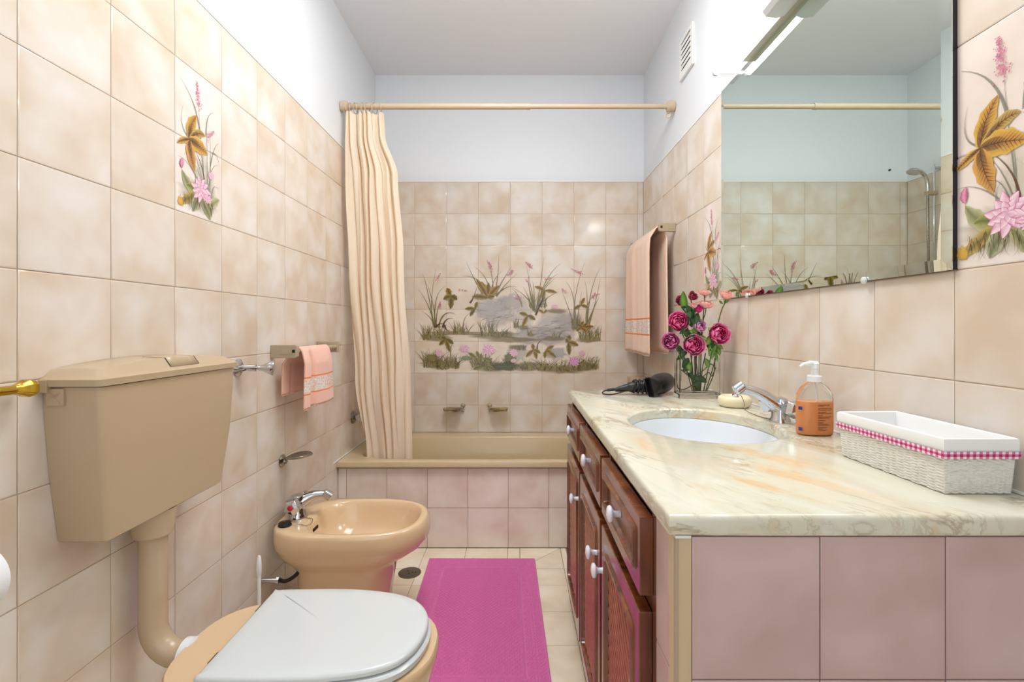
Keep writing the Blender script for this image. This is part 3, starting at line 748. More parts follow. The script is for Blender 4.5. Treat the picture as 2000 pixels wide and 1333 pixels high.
q.build('seat_lid', 'seat_plastic', toi, smooth=50)
q = MB(); q.rings([lidout(.374, .006), lidout(.376, -.004), lidout(.388, -.006), lidout(.3935, .000), lidout(.394, .012)])
q.build('seat', 'seat_plastic', toi, smooth=50)
for y in (1.03, 1.215):
    q = MB().box((-.641, y-.018, .3725), (-.628, y+.018, .402)); q.build('hinge', 'rubber_black', toi, bevel=.002)

# toilet brush
br = thing('toilet_brush', 'white toilet brush standing by the left wall behind the toilet', 'toilet brush', (-.79, 1.50, 0))
q = MB().lathe([(.045,.0),(.048,.004),(.044,.06),(.036,.12),(.034,.125),(.030,.12),(.03,.02)], (-.79, 1.50, 0), n=24); q.build('holder', 'white_plastic', br, smooth=35)
q = MB().tube([(-.79,1.50,.03),(-.79,1.50,.335)], .0055, 12); q.tube([(-.79,1.50,.335),(-.79,1.50,.345),(-.79,1.50,.365),(-.79,1.50,.388),(-.79,1.50,.395)], [.0055,.0075,.0075,.006,.003], 12); q.build('handle', 'white_plastic', br, smooth=40)
q = MB().lathe([(.004,.02),(.026,.03),(.028,.07),(.02,.095),(.004,.10)], (-.79, 1.50, 0), n=16); q.build('bristles', 'white_plastic', br, smooth=40)

# ---------------------------------------------------------------- bidet
bid = thing('bidet', 'beige ceramic bidet between the toilet and the bathtub', 'bidet', (-.6, 1.83, 0))
def bd(z, x0, x1, hw, p=2.6, cyy=1.83, n=64):
    cx = x0+(x1-x0)*.45; r = []
    for k in range(n):
        t = 2*PI*k/n; c, s_ = math.cos(t), math.sin(t)
        a = (x1-cx) if c > 0 else (cx-x0); pp_ = p if c > 0 else p+.4
        yy = hw*math.copysign(abs(s_)**(2/pp_), s_)
        r.append((cx+a*math.copysign(abs(c)**(2/pp_), c), cyy+yy, z))
    return r
q = MB(); q.rings([bd(0, -.80, -.475, .13, 3), bd(.012, -.805, -.470, .135, 3), bd(.03, -.80, -.478, .128, 3), bd(.12, -.795, -.470, .122), bd(.20, -.80, -.455, .124), bd(.232, -.806, -.445, .132), bd(.252, -.82, -.425, .146), bd(.275, -.842, -.385, .166), bd(.300, -.862, -.348, .182), bd(.318, -.869, -.335, .189), bd(.322, -.872, -.331, .1915), bd(.35, -.873, -.329, .193), bd(.375, -.872, -.332, .191), bd(.385, -.870, -.338, .188), bd(.390, -.866, -.343, .183),
                  bd(.390, -.760, -.360, .166, 2.7), bd(.386, -.755, -.366, .160, 2.7), bd(.36, -.748, -.372, .154, 2.7), bd(.31, -.735, -.39, .140), bd(.27, -.70, -.43, .11), bd(.258, -.64, -.50, .06)])
q.build('basin', 'ceramic', bid, smooth=50)
q = MB().box((-.7465, 1.785, .345), (-.7425, 1.83, .355)); q.build('overflow_slot', 'dark_gap', bid)
q = MB().lathe([(.018,.0),(.018,.003),(.008,.005)], (-.58, 1.83, .2585), n=16); q.build('drain', 'chrome', bid, smooth=30)
def mixer(name, label, base, tip, knob_dir, sc=1.0, group=None):
    t = thing(name, label, 'tap', base)
    b = Vector(base); tp = Vector(tip)
    q = MB().lathe([(.026*sc,0),(.026*sc,.006*sc),(.022*sc,.012*sc),(.019*sc,.04*sc),(.021*sc,.052*sc),(.017*sc,.062*sc),(.004,.066*sc)], b, n=24); q.build('body', 'chrome', t, smooth=35)
    m0 = b+Vector((0,0,.036*sc)); d = (tp-m0)
    pts = [m0+d*k+Vector((0,0,.010*sc*math.sin(PI*k))) for k in (0,.2,.4,.6,.8,.92)]
    q = MB().tube(pts, [.020*sc,.0185*sc,.016*sc,.0130*sc,.0115*sc,.011*sc], 14); q.build('spout', 'chrome', t, smooth=50)
    e = Vector((d.x, d.y, 0)).normalized()
    q = MB().lathe([(.010*sc,-.010*sc),(.0145*sc,-.008*sc),(.0145*sc,.014*sc),(.010*sc,.016*sc)], tp, (e*.8+Vector((0,0,-.6))), 16); q.build('aerator', 'chrome', t, smooth=30)
    for sgn in (-1, 1):
        kd = Vector(knob_dir).normalized()*sgn
        k0 = b+Vector((0,0,.040*sc))
        q = MB().lathe([(.011*sc,.012*sc),(.011*sc,.020*sc),(.022*sc,.027*sc),(.0255*sc,.042*sc),(.020*sc,.056*sc),(.010*sc,.060*sc)], k0, kd, 5); q.build('handle', 'chrome', t, smooth=12, bevel=.001)
        q = MB().lathe([(.007*sc,.0598*sc),(.007*sc,.0625*sc),(.003*sc,.064*sc)], k0, kd, 14); q.build('temperature_dot', 'red_dot' if (sgn == 1) == (name == 'bidet_tap') else 'blue_dot', t, smooth=40)
    return t
mixer('bidet_tap', 'small chrome mixer tap with red dot on the bidet rim', (-.812, 1.815, .3905), (-.722, 1.85, .462), (.10, -1, .10), 1.32)
plug = thing('bidet_plug', 'black rubber plug on a chain lying on the bidet rim', 'plug', (-.822, 1.735, .3905))
q = MB().lathe([(.021,0),(.023,.004),(.020,.012),(.006,.013)], (-.822, 1.735, .3905), n=20); q.build('stopper', 'rubber_black', plug, smooth=35)
q = MB().tube(spline([(-.80,1.735,.400),(-.77,1.74,.393),(-.750,1.735,.392),(-.742,1.76,.385),(-.748,1.79,.392),(-.775,1.80,.3935),(-.79,1.805,.40)]), .0011, 6); q.tube([(-.822,1.735,.403),(-.822,1.735,.407),(-.86,1.73,.3925)], .0012, 6); q.build('chain', 'dull_chrome', plug, smooth=60)
hose = thing('supply_hose', 'dark flexible water hose under the left end of the bidet', 'hose', (-.86, 1.70, .22))
q = MB().tube([(-.884,1.70,.215),(-.835,1.70,.215)], .008, 12); q.tube([(-.835,1.70,.215),(-.825,1.70,.215)], .011, 6); q.build('fitting', 'chrome', hose, smooth=30)
q = MB().tube(spline([(-.825,1.70,.215),(-.80,1.70,.213),(-.775,1.72,.225),(-.757,1.75,.255)]), .0065, 10); q.build('hose', 'rubber_black', hose, smooth=60)

# floor drain
fd = thing('floor_drain', 'round grey metal floor drain beside the pink mat', 'drain', (-.477, 2.175, 0))
q = MB().lathe([(.050,0),(.050,.0025),(.047,.0035),(.002,.0035)], (-.477, 2.175, 0), n=36); q.build('cover', 'drain_metal', fd, smooth=30)
for a, b in ((.012,.0), (-.01,.012), (0,-.012), (.026,0)):
    q = MB().lathe([(.0035,0),(.0035,.0003)], (-.477+a, 2.175+b, .0036), n=10); q.build('screw_hole', 'dark_gap', fd)

# ---------------------------------------------------------------- pink bath mat (woven relief is geometry)
def mat():
    t = thing('bath_mat', 'pink woven cotton bath mat on the floor along the vanity', 'bath mat', (-.15, 1.87, 0))
    NX, NY = 260, 450
    x0f, x1f, y1, y0 = -.413, .084, 2.298, 1.44
    ang = math.radians(2.0)
    q = MB()
    def fn(u, v):
        wx, wy = (u*.50), (v*(y1-y0))
        e = min(wx, .50-wx, wy, (y1-y0)-wy)
        h = .0065
        if e < .008: h += .0022*math.sin(PI*min(e/.008, 1))
        elif e < .075:
            a = math.sin((wx+wy)*PI/.011)*math.sin((wx-wy)*PI/.011)
            b = math.sin((wx+wy)*PI/.04)*math.sin((wx-wy)*PI/.04)
            h += .0022*(a if b > 0 else math.sin((wx-wy)*PI/.007)*.7)
        elif e < .080: h -= .0030
        elif e < .086: h += .0012
        else:
            r = math.floor(wy/.0095); fx_ = ((wx+(r % 2)*.0085)/.017) % 1; fy_ = (wy/.0095) % 1
            h += .0064*(min(1, 1.5*math.sin(PI*fx_))*min(1, 1.3*math.sin(PI*fy_)))-.002
        h += .0006*random.uniform(-1, 1)
        if e <= 1e-6: h = .0
        X = x0f-.0 + wx + (y1-(y0+wy))*.028; Y = y0+wy
        X += (.497-.50)*u; Y += (wx-.25)*-.004
        return (X, Y, max(h, 0))
    q.grid(fn, NX, NY)
    o = q.build('woven_field', 'mat_pink', t, smooth=180)
    return t
mat()

# ---------------------------------------------------------------- vanity: tiled end wall, cabinet, worktop
CT = .835; CB = .805
endw = struct(MB().box((.2245, .696, 0), (TR-.001, .782, CB-.0005)).build('wall_vanity_end', 'grout', origin=(.5, .74, 0)), 'low tiled end wall of the vanity facing the camera')
tile_field(endw, 'back', [.246, .427, .604, .782], [.002, .2, .4, .6, .802], .690, 'tile_mauve')
tile_field(endw, 'right', [.716, .782], [.002, .2, .4, .6, .802], .2215, 'tile_mauve')
q = MB(); q.rings([[(.2455-.024*math.sin(t)*1, .714-.024*math.cos(t), z) for t in [PI/2*k/8 for k in range(9)]]+[(.2455, .714, z)] for z in (.001, CB-.001)])
q.build('corner_trim', 'beige_trim', endw, smooth=40)
q = MB(); q.box((.222, .687, .8005), (.2445, .700, .8048)); q.build('grout_filler', 'white_trim', endw, bevel=.001)
farw = struct(MB().box((.2245, 1.976, 0), (TR-.001, 2.006, CB-.0005)).build('wall_vanity_far', 'grout', origin=(.5, 1.99, 0)), 'thin tiled end of the vanity beside the bath')
for z0, z1 in ((.001,.2),(.2,.4),(.4,.6),(.6,.802)): put_tile(farw, 'right', 1.977, 2.005, z0, z1, .2215, 'tile_warm')

van = thing('vanity_cabinet', 'dark wooden vanity cabinet with louvred doors and white knobs under the marble worktop', 'cabinet', (.5, 1.38, 0))
q = MB().box((.236, .7835, .0), (.775, 1.975, .64)); q.build('carcass', 'dark_wood', van, bevel=.001)
ff = [(.7835,.8065,.0,CB-.001), (1.168,1.186,.0,CB-.001), (1.560,1.578,.0,CB-.001), (1.962,1.975,0,CB-.001)]
for a, b, z0, z1 in ff:
    q = MB().box((.2225, a, z0), (.2358, b, z1)); q.build('stile', 'dark_wood', van, bevel=.001)
for (a, b) in ((.8065,1.168),(1.186,1.560),(1.578,1.962)):
    for z0, z1 in ((0,.07),(.630,.652),(.790,CB-.001)):
        q = MB().box((.2228, a+.0002, z0), (.2356, b-.0002, z1)); q.build('rail', 'dark_wood', van, bevel=.0005)
def rrect(y0, y1, z0, z1, x, r=.012, n=4):
    P = []
    for cy_, cz_, a0 in ((y1-r, z0+r, -PI/2), (y1-r, z1-r, 0), (y0+r, z1-r, PI/2), (y0+r, z0+r, PI)):
        for k in range(n+1):
            t = a0+PI/2*k/n; P.append((x, cy_+r*math.cos(t), cz_+r*math.sin(t)))
    return P
def front(part, y0, y1, z0, z1, xf, margin, depth, r):
    """raised overlay front with a moulded recess"""
    xb = .2218
    q = MB()
    e = lambda d, x, rr=.003: rrect(y0+d, y1-d, z0+d, z1-d, x, rr)
    mg = margin
    q.rings([e(0, xb), e(0, xf+.002), e(.0015, xf), e(mg, xf, r), e(mg+.003, xf-.0045, r), e(mg+.008, xf-.0055, r), e(mg+.012, xf-.003, r), e(mg+.015, xf+depth, r*.7), e(mg+.022, xf+depth+.001, r*.6)], True, True)
    return q
def knob(parent, y, z, xf):
    q = MB().lathe([(.0075,0),(.0065,.004),(.006,.011),(.009,.015),(.0155,.018),(.017,.021),(.0155,.025),(.009,.0275),(.004,.028),(.003,.0268),(.0005,.0268)], (xf, y, z), (-1,0,0), 24)
    q.build('knob', 'knob_white', parent, smooth=50)
XF = .2005
units = [(.8005, 1.163), (1.186, 1.560), (1.578, 1.963)]
for i, (y0, y1) in enumerate(units):
    q = front(None, y0, y1, .657, .7865, XF, .026, .006, .010)
    d = q.build('drawer', 'dark_wood', van, smooth=25); d['_o'] = van['_o']
    knob(d, (y0+y1)/2, .722, XF+.0065)
for i, (y0, y1) in enumerate(units):
    yy0 = y0+.006
    q = front(None, yy0, y1, .075, .628, XF, .042, .014, .018)
    d = q.build('door', 'dark_wood', van, smooth=25); d['_o'] = van['_o']
    knob(d, [y1-.018, yy0+.045, yy0+.036][i], .527, XF)
    # louvre slats laid on the diagonal inside the frame
    a0, a1, b0, b1 = yy0+.058, y1-.058, .075+.058, .628-.058
    MB().box((XF+.0132, a0-.004, b0-.004), (XF+.0138, a1+.004, b1+.004)).build('gap_shade_panel', 'louvre_shadow', d)  # dark sheet that paints in the shade between the slats
    sl = .85; stp = .030
    c = b0-(a1-a0)*sl
    while c < b1:
        # line z = c + (a1 - y)*sl*-1 ... slat rises away from the camera
        pts = []
        for y in (a0, a1):
            z = c+(y-a0)*sl
            if b0 <= z <= b1: pts.append((y, z))
        for z in (b0, b1):
            y = a0+(z-c)/sl
            if a0 < y < a1: pts.append((y, z))
        if len(pts) >= 2:
            pts.sort(); (ya, za), (yb, zb) = pts[0], pts[-1]
            L = math.hypot(yb-ya, zb-za)
            if L > .02:
                dy, dz = (yb-ya)/L, (zb-za)/L; ny, nz = -dz, dy; hw = .0066
                q = MB()
                for s0, s1 in ((0, 1),):
                    V = []
                    for (yc, zc) in ((ya, za), (yb, zb)):
                        V.append([(XF+.0075, yc+ny*-hw, zc+nz*-hw), (XF+.0050, yc+ny*-hw, zc+nz*-hw), (XF+.0042, yc+ny*-hw*.3, zc+nz*-hw*.3), (XF+.0055, yc+ny*hw, zc+nz*hw), (XF+.0075, yc+ny*hw, zc+nz*hw)])
                    q.rings(V)
                q.build('slat', 'slat_wood', d)
        c += stp

wt = thing('worktop', 'cream and ochre veined marble worktop with an oval basin cut-out', 'worktop', (.5, 1.35, CB))
x0, x1, y0, y1 = .2115, TR-.0008, .682, 2.013
SX, SY, SA, SB = .500, 1.335, .186, .228
an = corner_angs(x0, x1, y0, y1, SX, SY, 96)
RR = lambda d, z: rect_ring(x0+d, x1-d, y0+d, y1-d, z, SX, SY, an)
EE = lambda d, z: sup_at(SX, SY, SA+d, SB+d, z, an, 2)
q = MB(); rs = [EE(0, CB), RR(.004, CB), RR(.0005, CB+.003), RR(0, CB+.008), RR(0, CT-.008), RR(.001, CT-.004), RR(.0035, CT-.001), RR(.007, CT), EE(.012, CT), EE(.006, CT-.001), EE(.0015, CT-.005), EE(0, CT-.012), EE(0, CB)]
q.rings(rs, False, False); q.build('slab', 'marble', wt, smooth=35)
MB().box((TR-.004, .69, CT), (TR-.0004, 2.013, CT+.004)).build('caulk', 'white_trim', wt)
snk = thing('basin', 'white oval undermount basin in the marble worktop', 'basin', (SX, SY, .68))
q = MB(); q.rings([EE(.014, CB-.001), EE(-.004, CB-.001), EE(-.006, CB-.006), EE(-.016, CB-.04), EE(-.035, CB-.09), EE(-.075, CB-.125), EE(-.12, CB-.138), EE(-.16, CB-.141)], False, True)
q.build('bowl', 'white_ceramic', snk, smooth=60)
q = MB().lathe([(.022,0),(.022,.003),(.012,.005),(.002,.004)], (SX, SY, CB-.1405), n=20); q.build('waste', 'chrome', snk, smooth=30)
q = MB().lathe([(.012,0),(.012,.003),(.004,.004)], (SX+.148, SY-.03, CB-.052), (-1, .1, .45), 14); q.build('overflow', 'dull_chrome', snk, smooth=30)

# ---------------------------------------------------------------- on the worktop
mixer('basin_tap', 'chrome mixer tap at the wall side of the basin', (.722, 1.345, CT), (.612, 1.345, .930), (.28, -1, .0), 1.05)
# soap dish ring with plug
sd = thing('soap_ring', 'round cream stone soap dish behind the basin tap', 'soap dish', (.71, 1.60, CT))
q = MB().lathe([(.040,.0),(.048,.006),(.0525,.018),(.050,.030),(.042,.036),(.034,.034),(.028,.026),(.012,.022),(.001,.021)], (.71, 1.60, CT), n=36); q.build('dish', 'soap_stone', sd, smooth=60)
pg = thing('basin_plug', 'small chrome basin plug on a chain resting on the cream soap dish', 'plug', (.70, 1.57, CT+.035))
q = MB().lathe([(.004,0),(.010,.002),(.011,.006),(.006,.010),(.002,.012)], (.699, 1.572, CT+.0345), (.15,-.3,1), 14); q.build('stopper', 'chrome', pg, smooth=40)
q = MB().tube(spline([(.701,1.57,CT+.044),(.712,1.555,CT+.040),(.718,1.545,CT+.012),(.712,1.53,CT+.0016),(.70,1.46,CT+.0016),(.703,1.40,CT+.0016),(.705,1.372,CT+.003)]), .0011, 6); q.build('chain', 'dull_chrome', pg, smooth=60)

# soap bottle
bot = thing('soap_bottle', 'clear pump bottle half full of orange hand soap', 'soap bottle', (.722, 1.185, CT))
bx, by = .722, 1.190
def el(a, b, z, n=36, p=2.4): return superell(bx, by, a, b, z, n, p)
prof = [(.037,.020,.0),(.041,.024,.003),(.042,.025,.010),(.042,.025,.085),(.0405,.0245,.098),(.034,.022,.113),(.024,.018,.122),(.014,.014,.127),(.013,.013,.134)]
q = MB(); q.rings([el(a, b, CT+z, p=(2.5 if z < .1 else 2)) for a, b, z in prof]); q.build('bottle', 'bottle_plastic', bot, smooth=45)
pl = [(.036,.019,.0012),(.0398,.0228,.004),(.0406,.0236,.010),(.0406,.0236,.080),(.040,.023,.0815)]
q = MB(); q.rings([el(a, b, CT+z, p=2.5) for a, b, z in pl]); q.build('liquid', 'soap_liquid', bot, smooth=45)
q = MB().lathe([(.015,.128),(.0165,.129),(.0165,.142),(.0145,.144),(.0085,.145),(.008,.160),(.006,.161)], (bx, by, CT), n=24); q.build('collar', 'white_plastic', bot, smooth=35)
q = MB().lathe([(.005,.158),(.010,.160),(.0105,.172),(.006,.176)], (bx, by, CT), n=20)
q.tube([(bx+.006, by, CT+.171),(bx-.012, by-.002, CT+.173),(bx-.030, by-.004, CT+.170),(bx-.038, by-.005, CT+.165)], [.007,.0065,.0045,.003], 12); q.build('pump_head', 'white_plastic', bot, smooth=45)
q = MB().tube([(bx, by, CT+.13), (bx+.004, by, CT+.08)], .0025, 8); q.build('dip_tube', 'white_plastic', bot, smooth=60)
q = MB(); rnd = random.Random(3)
def onb(x, z, w_, h):   # small print wrapped on the bottle's front
    for k in range(max(1, int(w_/.0022))):
        xa = x+k*.0022; xb = xa+.0022*rnd.choice([.85, .8, .95, 1.0])
        P = []
        for xx in (xa, min(xb, x+w_)):
            dx = min(.999, abs((xx-bx)/.0424)); P.append((xx, by-.0256*(1-dx**2.5)**(1/2.5)-.0004))
        a_ = [q.vert((P[0][0], P[0][1], z)), q.vert((P[1][0], P[1][1], z)), q.vert((P[1][0], P[1][1], z+h)), q.vert((P[0][0], P[0][1], z+h))]
        q.face(a_)
z = .0745
for grp in ((.030,.014), (.036,.036), (.022,.037,), (.012,.036,.030), (.018,), (.014,.026,.030), (.024,.012,.022)):
    for j, ln in enumerate(grp):
        onb(bx-.007, CT+z, ln, .0011 if j else .0014); z -= .0030
    z -= .0024
q.build('printed_text', 'label_ink', bot)
q = MB()
for z_ in (.012, .062):
    P = [(bx-.0415, by-.006), (bx-.0385, by-.0150)]
    a_ = [q.vert((P[0][0]-.0012, P[0][1]-.0006, CT+z_)), q.vert((P[1][0]-.0005, P[1][1]-.0010, CT+z_)), q.vert((P[1][0]-.0005, P[1][1]-.0010, CT+z_+.008)), q.vert((P[0][0]-.0012, P[0][1]-.0006, CT+z_+.008))]; q.face(a_)
q.build('blue_mark', 'blue_dot', bot)

# basket
bk = thing('basket', 'white woven rectangular basket with cloth lining and gingham ribbon', 'basket', (.715, .88, CT))
ba = [(.668,.7616),(.782,.764),(.776,1.010),(.652,1.002)]   # footprint, nearly a rectangle against the wall
ba = [(.664,.762),(.779,.762),(.779,1.006),(.655,1.000)]
def bpt(s_, out, z, flare=.0):
    """s_ in 0..4 round the footprint"""
    i = int(s_) % 4; t = s_-int(s_); a = ba[i]; b = ba[(i+1) % 4]
    x = a[0]+(b[0]-a[0])*t; y = a[1]+(b[1]-a[1])*t
    cxx, cyy = .718, .883; dx, dy = x-cxx, y-cyy
    k = out
    x += max(-1, min(1, dx/.056))*k; y += max(-1, min(1, dy/.116))*k
    return (x, y, z)
q = MB(); NS = 360; H = .062; NR = 26
rr_ = []
for j in range(NR*2+1):
    z = CT+.001+H*j/(NR*2); row = []
    for k in range(NS):
        s_ = 4*k/NS; ed = 1
        amp = .0011*math.sin(2*PI*k/12+(PI if (j//2) % 2 else 0))
        gap = -.0007 if j % 2 == 0 else .0004
        fl = .004*(j/(NR*2))-.004
        row.append(bpt(s_, fl+amp+gap-.0015, z))
    rr_.append(row)
q.rings(rr_, True, False); q.build('woven_body', 'wicker_white', bk, smooth=60)
q = MB()
def brow(out, z, n=120): return [bpt(4*k/n, out, z) for k in range(n)]
q.rings([brow(-.0005, CT+.060), brow(.0012, CT+.062), brow(.0016, CT+.084), brow(.0008, CT+.088), brow(-.0016, CT+.0895), brow(-.004, CT+.088), brow(-.0055, CT+.080), brow(-.008, CT+.02), brow(-.012, CT+.008)], False, True)
q.build('cloth_lining', 'lining', bk, smooth=45)
# ribbon
q = MB(); n = 240; r0 = [bpt(4*k/n, .0026+.0003*math.sin(k*.9), CT+.0575) for k in range(n)]; r1 = [bpt(4*k/n, .0030, CT+.0690) for k in range(n)]
q.rings([r0, r1], False, False)
o = q.build('gingham_ribbon', 'gingham', bk, smooth=60)
uvl = o.data.uv_layers.new(name='UVMap')
for lp in o.data.loops:
    vi = lp.vertex_index; k = vi % n
    per = [.115,.244,.124,.24][min(3, int(4*k/n))]
    uvl.data[lp.index].uv = ((4*k/n % 1)*round(per/.0095)+.02, (0 if vi < n else 1)*1.5+.02)
# fix the seam face
for p in o.data.polygons:
    vs = [v_ % n for v_ in p.vertices]
    if 0 in vs or any((4*v_/n) % 1 == 0 for v_ in vs):
        big = max(uvl.data[l].uv[0] for l in p.loop_indices)
        for l in p.loop_indices:
            if big-uvl.data[l].uv[0] > 3: uvl.data[l].uv = (big+.3, uvl.data[l].uv[1])

# hair dryer
hd = thing('hair_dryer', 'black hair dryer with its cord wound round the handle', 'hair dryer', (.52, 1.86, CT))
Bc = Vector((.544, 1.878, CT+.040))
ax = Vector((-.62, -.78, -.05)).normalized()       # blowing direction, towards the camera and left
q = MB().lathe([(.020,-.080),(.034,-.074),(.038,-.05),(.040,0),(.037,.03),(.030,.05)], Bc, ax, 28); q.build('barrel', 'black_plastic', hd, smooth=45)
side = ax.cross(Vector((0,0,1))).normalized(); up = side.cross(ax).normalized()
tw = math.radians(-14); s2_ = side*math.cos(tw)+up*math.sin(tw); u2_ = -side*math.sin(tw)+up*math.cos(tw)
def nz(d, a, b, n=24, p=2): return [Bc+ax*d+s2_*(a*math.copysign(abs(math.cos(t))**(2/p), math.cos(t)))+u2_*(b*math.copysign(abs(math.sin(t))**(2/p), math.sin(t))) for t in [2*PI*k/n for k in range(n)]]
q = MB(); q.rings([nz(.045, .031, .031), nz(.055, .031, .032), nz(.075, .021, .037, p=3), nz(.088, .0145, .038, p=4), nz(.0885, .012, .0355, p=4), nz(.062, .010, .030, p=3)], False, True); q.build('nozzle', 'black_plastic', hd, smooth=40)
q = MB().lathe([(.024,-.0805),(.024,-.083),(.002,-.083)], Bc, ax, 20); q.build('air_grille', 'rubber_black', hd, smooth=30)
hp = spline([(.525,1.872,CT+.036),(.48,1.872,CT+.035),(.44,1.875,CT+.030),(.40,1.878,CT+.022),(.375,1.88,CT+.017)])
rad = [.016+.003*math.sin(PI*min(1, k/len(hp)*1.1)) if k < len(hp)*.55 else .016-.010*(k/len(hp)-.55)/.45 for k in range(len(hp))]
q = MB().tube(hp, rad, 16); q.build('handle', 'black_plastic', hd, smooth=50)
wind = []
for k in range(230):
    t = k/229; x = .515-.075*abs(((t*3) % 2)-1)-.0; a_ = t*2*PI*15
    wind.append((x+.004*math.sin(a_*1.0), 1.873+.0225*math.cos(a_+.4*math.sin(t*20)), max(CT+.0045, CT+.032+.024*math.sin(a_)-.003*math.sin(t*9))))
q = MB().tube(wind, .0030, 7); q.build('wound_cord', 'cord_black', hd, smooth=60)
q = MB().tube(spline([(.378,1.88,CT+.020),(.355,1.88,CT+.018),(.335,1.878,CT+.014),(.326,1.87,CT+.007),(.335,1.858,CT+.0035),(.36,1.854,CT+.004),(.385,1.86,CT+.008),(.41,1.87,CT+.014)]), .0027, 8); q.tube([(.378,1.88,CT+.020),(.345,1.88,CT+.0165)], .0055, 10); q.build('hanging_loop', 'cord_black', hd, smooth=60)

# glass vase
VX0, VX1, VY0, VY1 = .590, .738, 1.775, 1.845
vs = thing('glass_vase', 'rectangular clear glass vase on a thick slab base at the far corner of the worktop', 'vase', (.664, 1.81, CT))
def vr(d, z, r=.006, n=4):
    P = []
    for cx_, cy_, a0 in ((VX1-r, VY0+r, -PI/2), (VX1-r, VY1-r, 0), (VX0+r, VY1-r, PI/2), (VX0+r, VY0+r, PI)):
        for k in range(n+1):
            t = a0+PI/2*k/n; P.append((cx_+(r-d)*math.cos(t), cy_+(r-d)*math.sin(t), z))
    return P
q = MB(); q.rings([vr(0, CT+.0005), vr(0, CT+.172), vr(.0015, CT+.173), vr(.003, CT+.172), vr(.003, CT+.020)]); q.build('glass_body', 'vase_glass', vs, smooth=40)
# slab base spreads a little
q = MB(); q.box((VX0-.003, VY0-.004, CT+.0002), (VX1+.003, VY1+.004, CT+.014)); q.build('slab_base', 'vase_glass', vs, bevel=.002)

# roses
def petal_patch(q, c, az, e1, e2, up, R, th0, th1, half, lip, cb, ct, crim, nu=6, nv=6, ph=0):
    """petal lying on a sphere of radius R about c; th = angle from the bloom axis (th0 root .. th1 rim)"""
    ids = []
    for j in range(nv+1):
        v = j/nv; row = []
        th = th0+(th1-th0)*v
        hw = half*math.sin(PI*(.16+.62*v))**.7
        for i in range(nu+1):
            u = i/nu*2-1
            t2 = th+abs(u)**2.5*.38*v*v          # rounded rim
            a = az+u*hw
            rr = R*(1+lip*max(0, (v-.6)/.4)**2+.035*math.sin(u*6+ph)*v-.05*u*u+.05*(u > 0)*u)
            p = c+(e1*math.cos(a)+e2*math.sin(a))*(rr*math.sin(t2))+up*(rr*math.cos(t2))
            cc = tuple(cb[k]+(ct[k]-cb[k])*v for k in range(3))
            m_ = 0.0
            if v > .99: m_ = .85
            elif v > .8: m_ = .35
            if abs(u) > .99 and v > .5: m_ = max(m_, .5)
            cc = tuple(cc[k]*(1-m_)+crim[k]*m_ for k in range(3))
            row.append(q.vert(p, cc+(1,)))
        ids.append(row)
    for j in range(nv):
        for i in range(nu): q.face((ids[j][i], ids[j][i+1], ids[j+1][i+1], ids[j+1][i]))
def rose(name, label, c, r, face, deep, light, rim, stem_pts, leaves=(), flat=1.0, layers=5, smat='stem_green'):
    c = Vector(c); up = Vector(face).normalized()
    t = thing(name, label, 'flower', tuple(stem_pts[-1]), 'artificial flowers in the glass vase')
    e1 = up.cross(Vector((0,0,1))); e1 = e1.normalized() if e1.length > .1 else Vector((1,0,0)); e2 = up.cross(e1)
    q = MB(); q.usecol = True; rnd = random.Random(int(c.x*9999+c.z*777))
    base = c-up*r*.75*flat
    cen = c-up*r*.12
    for L in range(layers+1):
        f = L/layers; n = (3, 4, 5, 6, 7, 8, 9)[min(L, 6)]
        R = r*(.16+.80*f); th1 = math.radians(14+rnd.uniform(0, 6)+54*f**1.3)*(1 if flat >= 1 else 1.05)
        for k in range(n):
            a = 2*PI*k/n+L*1.1+rnd.uniform(-.15, .15)
            cc = tuple(deep[k2]+(light[k2]-deep[k2])*f**1.4*.9 for k2 in range(3))
            Rk = R*rnd.uniform(.94, 1.06)
            e = MB()
            petal_patch(q, cen, a, e1, e2, up*(flat if flat < 1 else min(flat, 1.35)), Rk, math.radians(158), th1*rnd.uniform(.88, 1.12), PI/n*1.35, .16*f, tuple(x*.7 for x in cc), cc, rim if L >= layers*.5 else tuple((cc[k2]*.5+rim[k2]*.5) for k2 in range(3)), 6, 6, k*2+L)
    q.build('bloom', 'petal', t, smooth=180)
    q = MB().lathe([(.002, -.35*r),(r*.24,-.18*r),(r*.34,.05*r),(r*.20,.25*r)], base, up, 10); q.build('calyx', 'stem_green', t, smooth=60)
    pts = [base-up*r*.2]+[Vector(p) for p in stem_pts]
    q = MB().tube(spline(pts, 6), .0019, 7); q.build('stem', smat, t, smooth=60)
    for (b, tip, w_, dark) in leaves:
        b = Vector(b); tip = Vector(tip); d = tip-b; L_ = d.length; d.normalize()
        sd_ = d.cross(Vector((0.25,-1,.25)).normalized()).normalized(); nrm = sd_.cross(d).normalized()
        q = MB(); q.usecol = True; prev = None
        ce = L3((58,120,34)) if not dark else L3((24,66,28)); cm = L3((128,176,70)) if not dark else L3((46,92,40))
        for k in range(9):
            v = k/8; ww = w_*math.sin(PI*(v*.96+.02))**.75*(1-.25*v); p = b+d*L_*v-nrm*L_*.10*math.sin(PI*v)*1.0+Vector((0,0,-.12*L_*v*v))
            row = [q.vert(p-sd_*ww+nrm*ww*.3, ce+(1,)), q.vert(p, cm+(1,)), q.vert(p+sd_*ww+nrm*ww*.3, ce+(1,))]
            if prev:
                q.face((prev[0], prev[1], row[1], row[0])); q.face((prev[1], prev[2], row[2], row[1]))
            prev = row
        q.build('leaf', 'leaf', t, smooth=180)
def W(px, py, D): return ((px-1010)/F*D, D, CZ-(py-636)/F*D)
MG, MG2, RIM = L3((232,0,118)), L3((244,70,160)), L3((252,186,220))
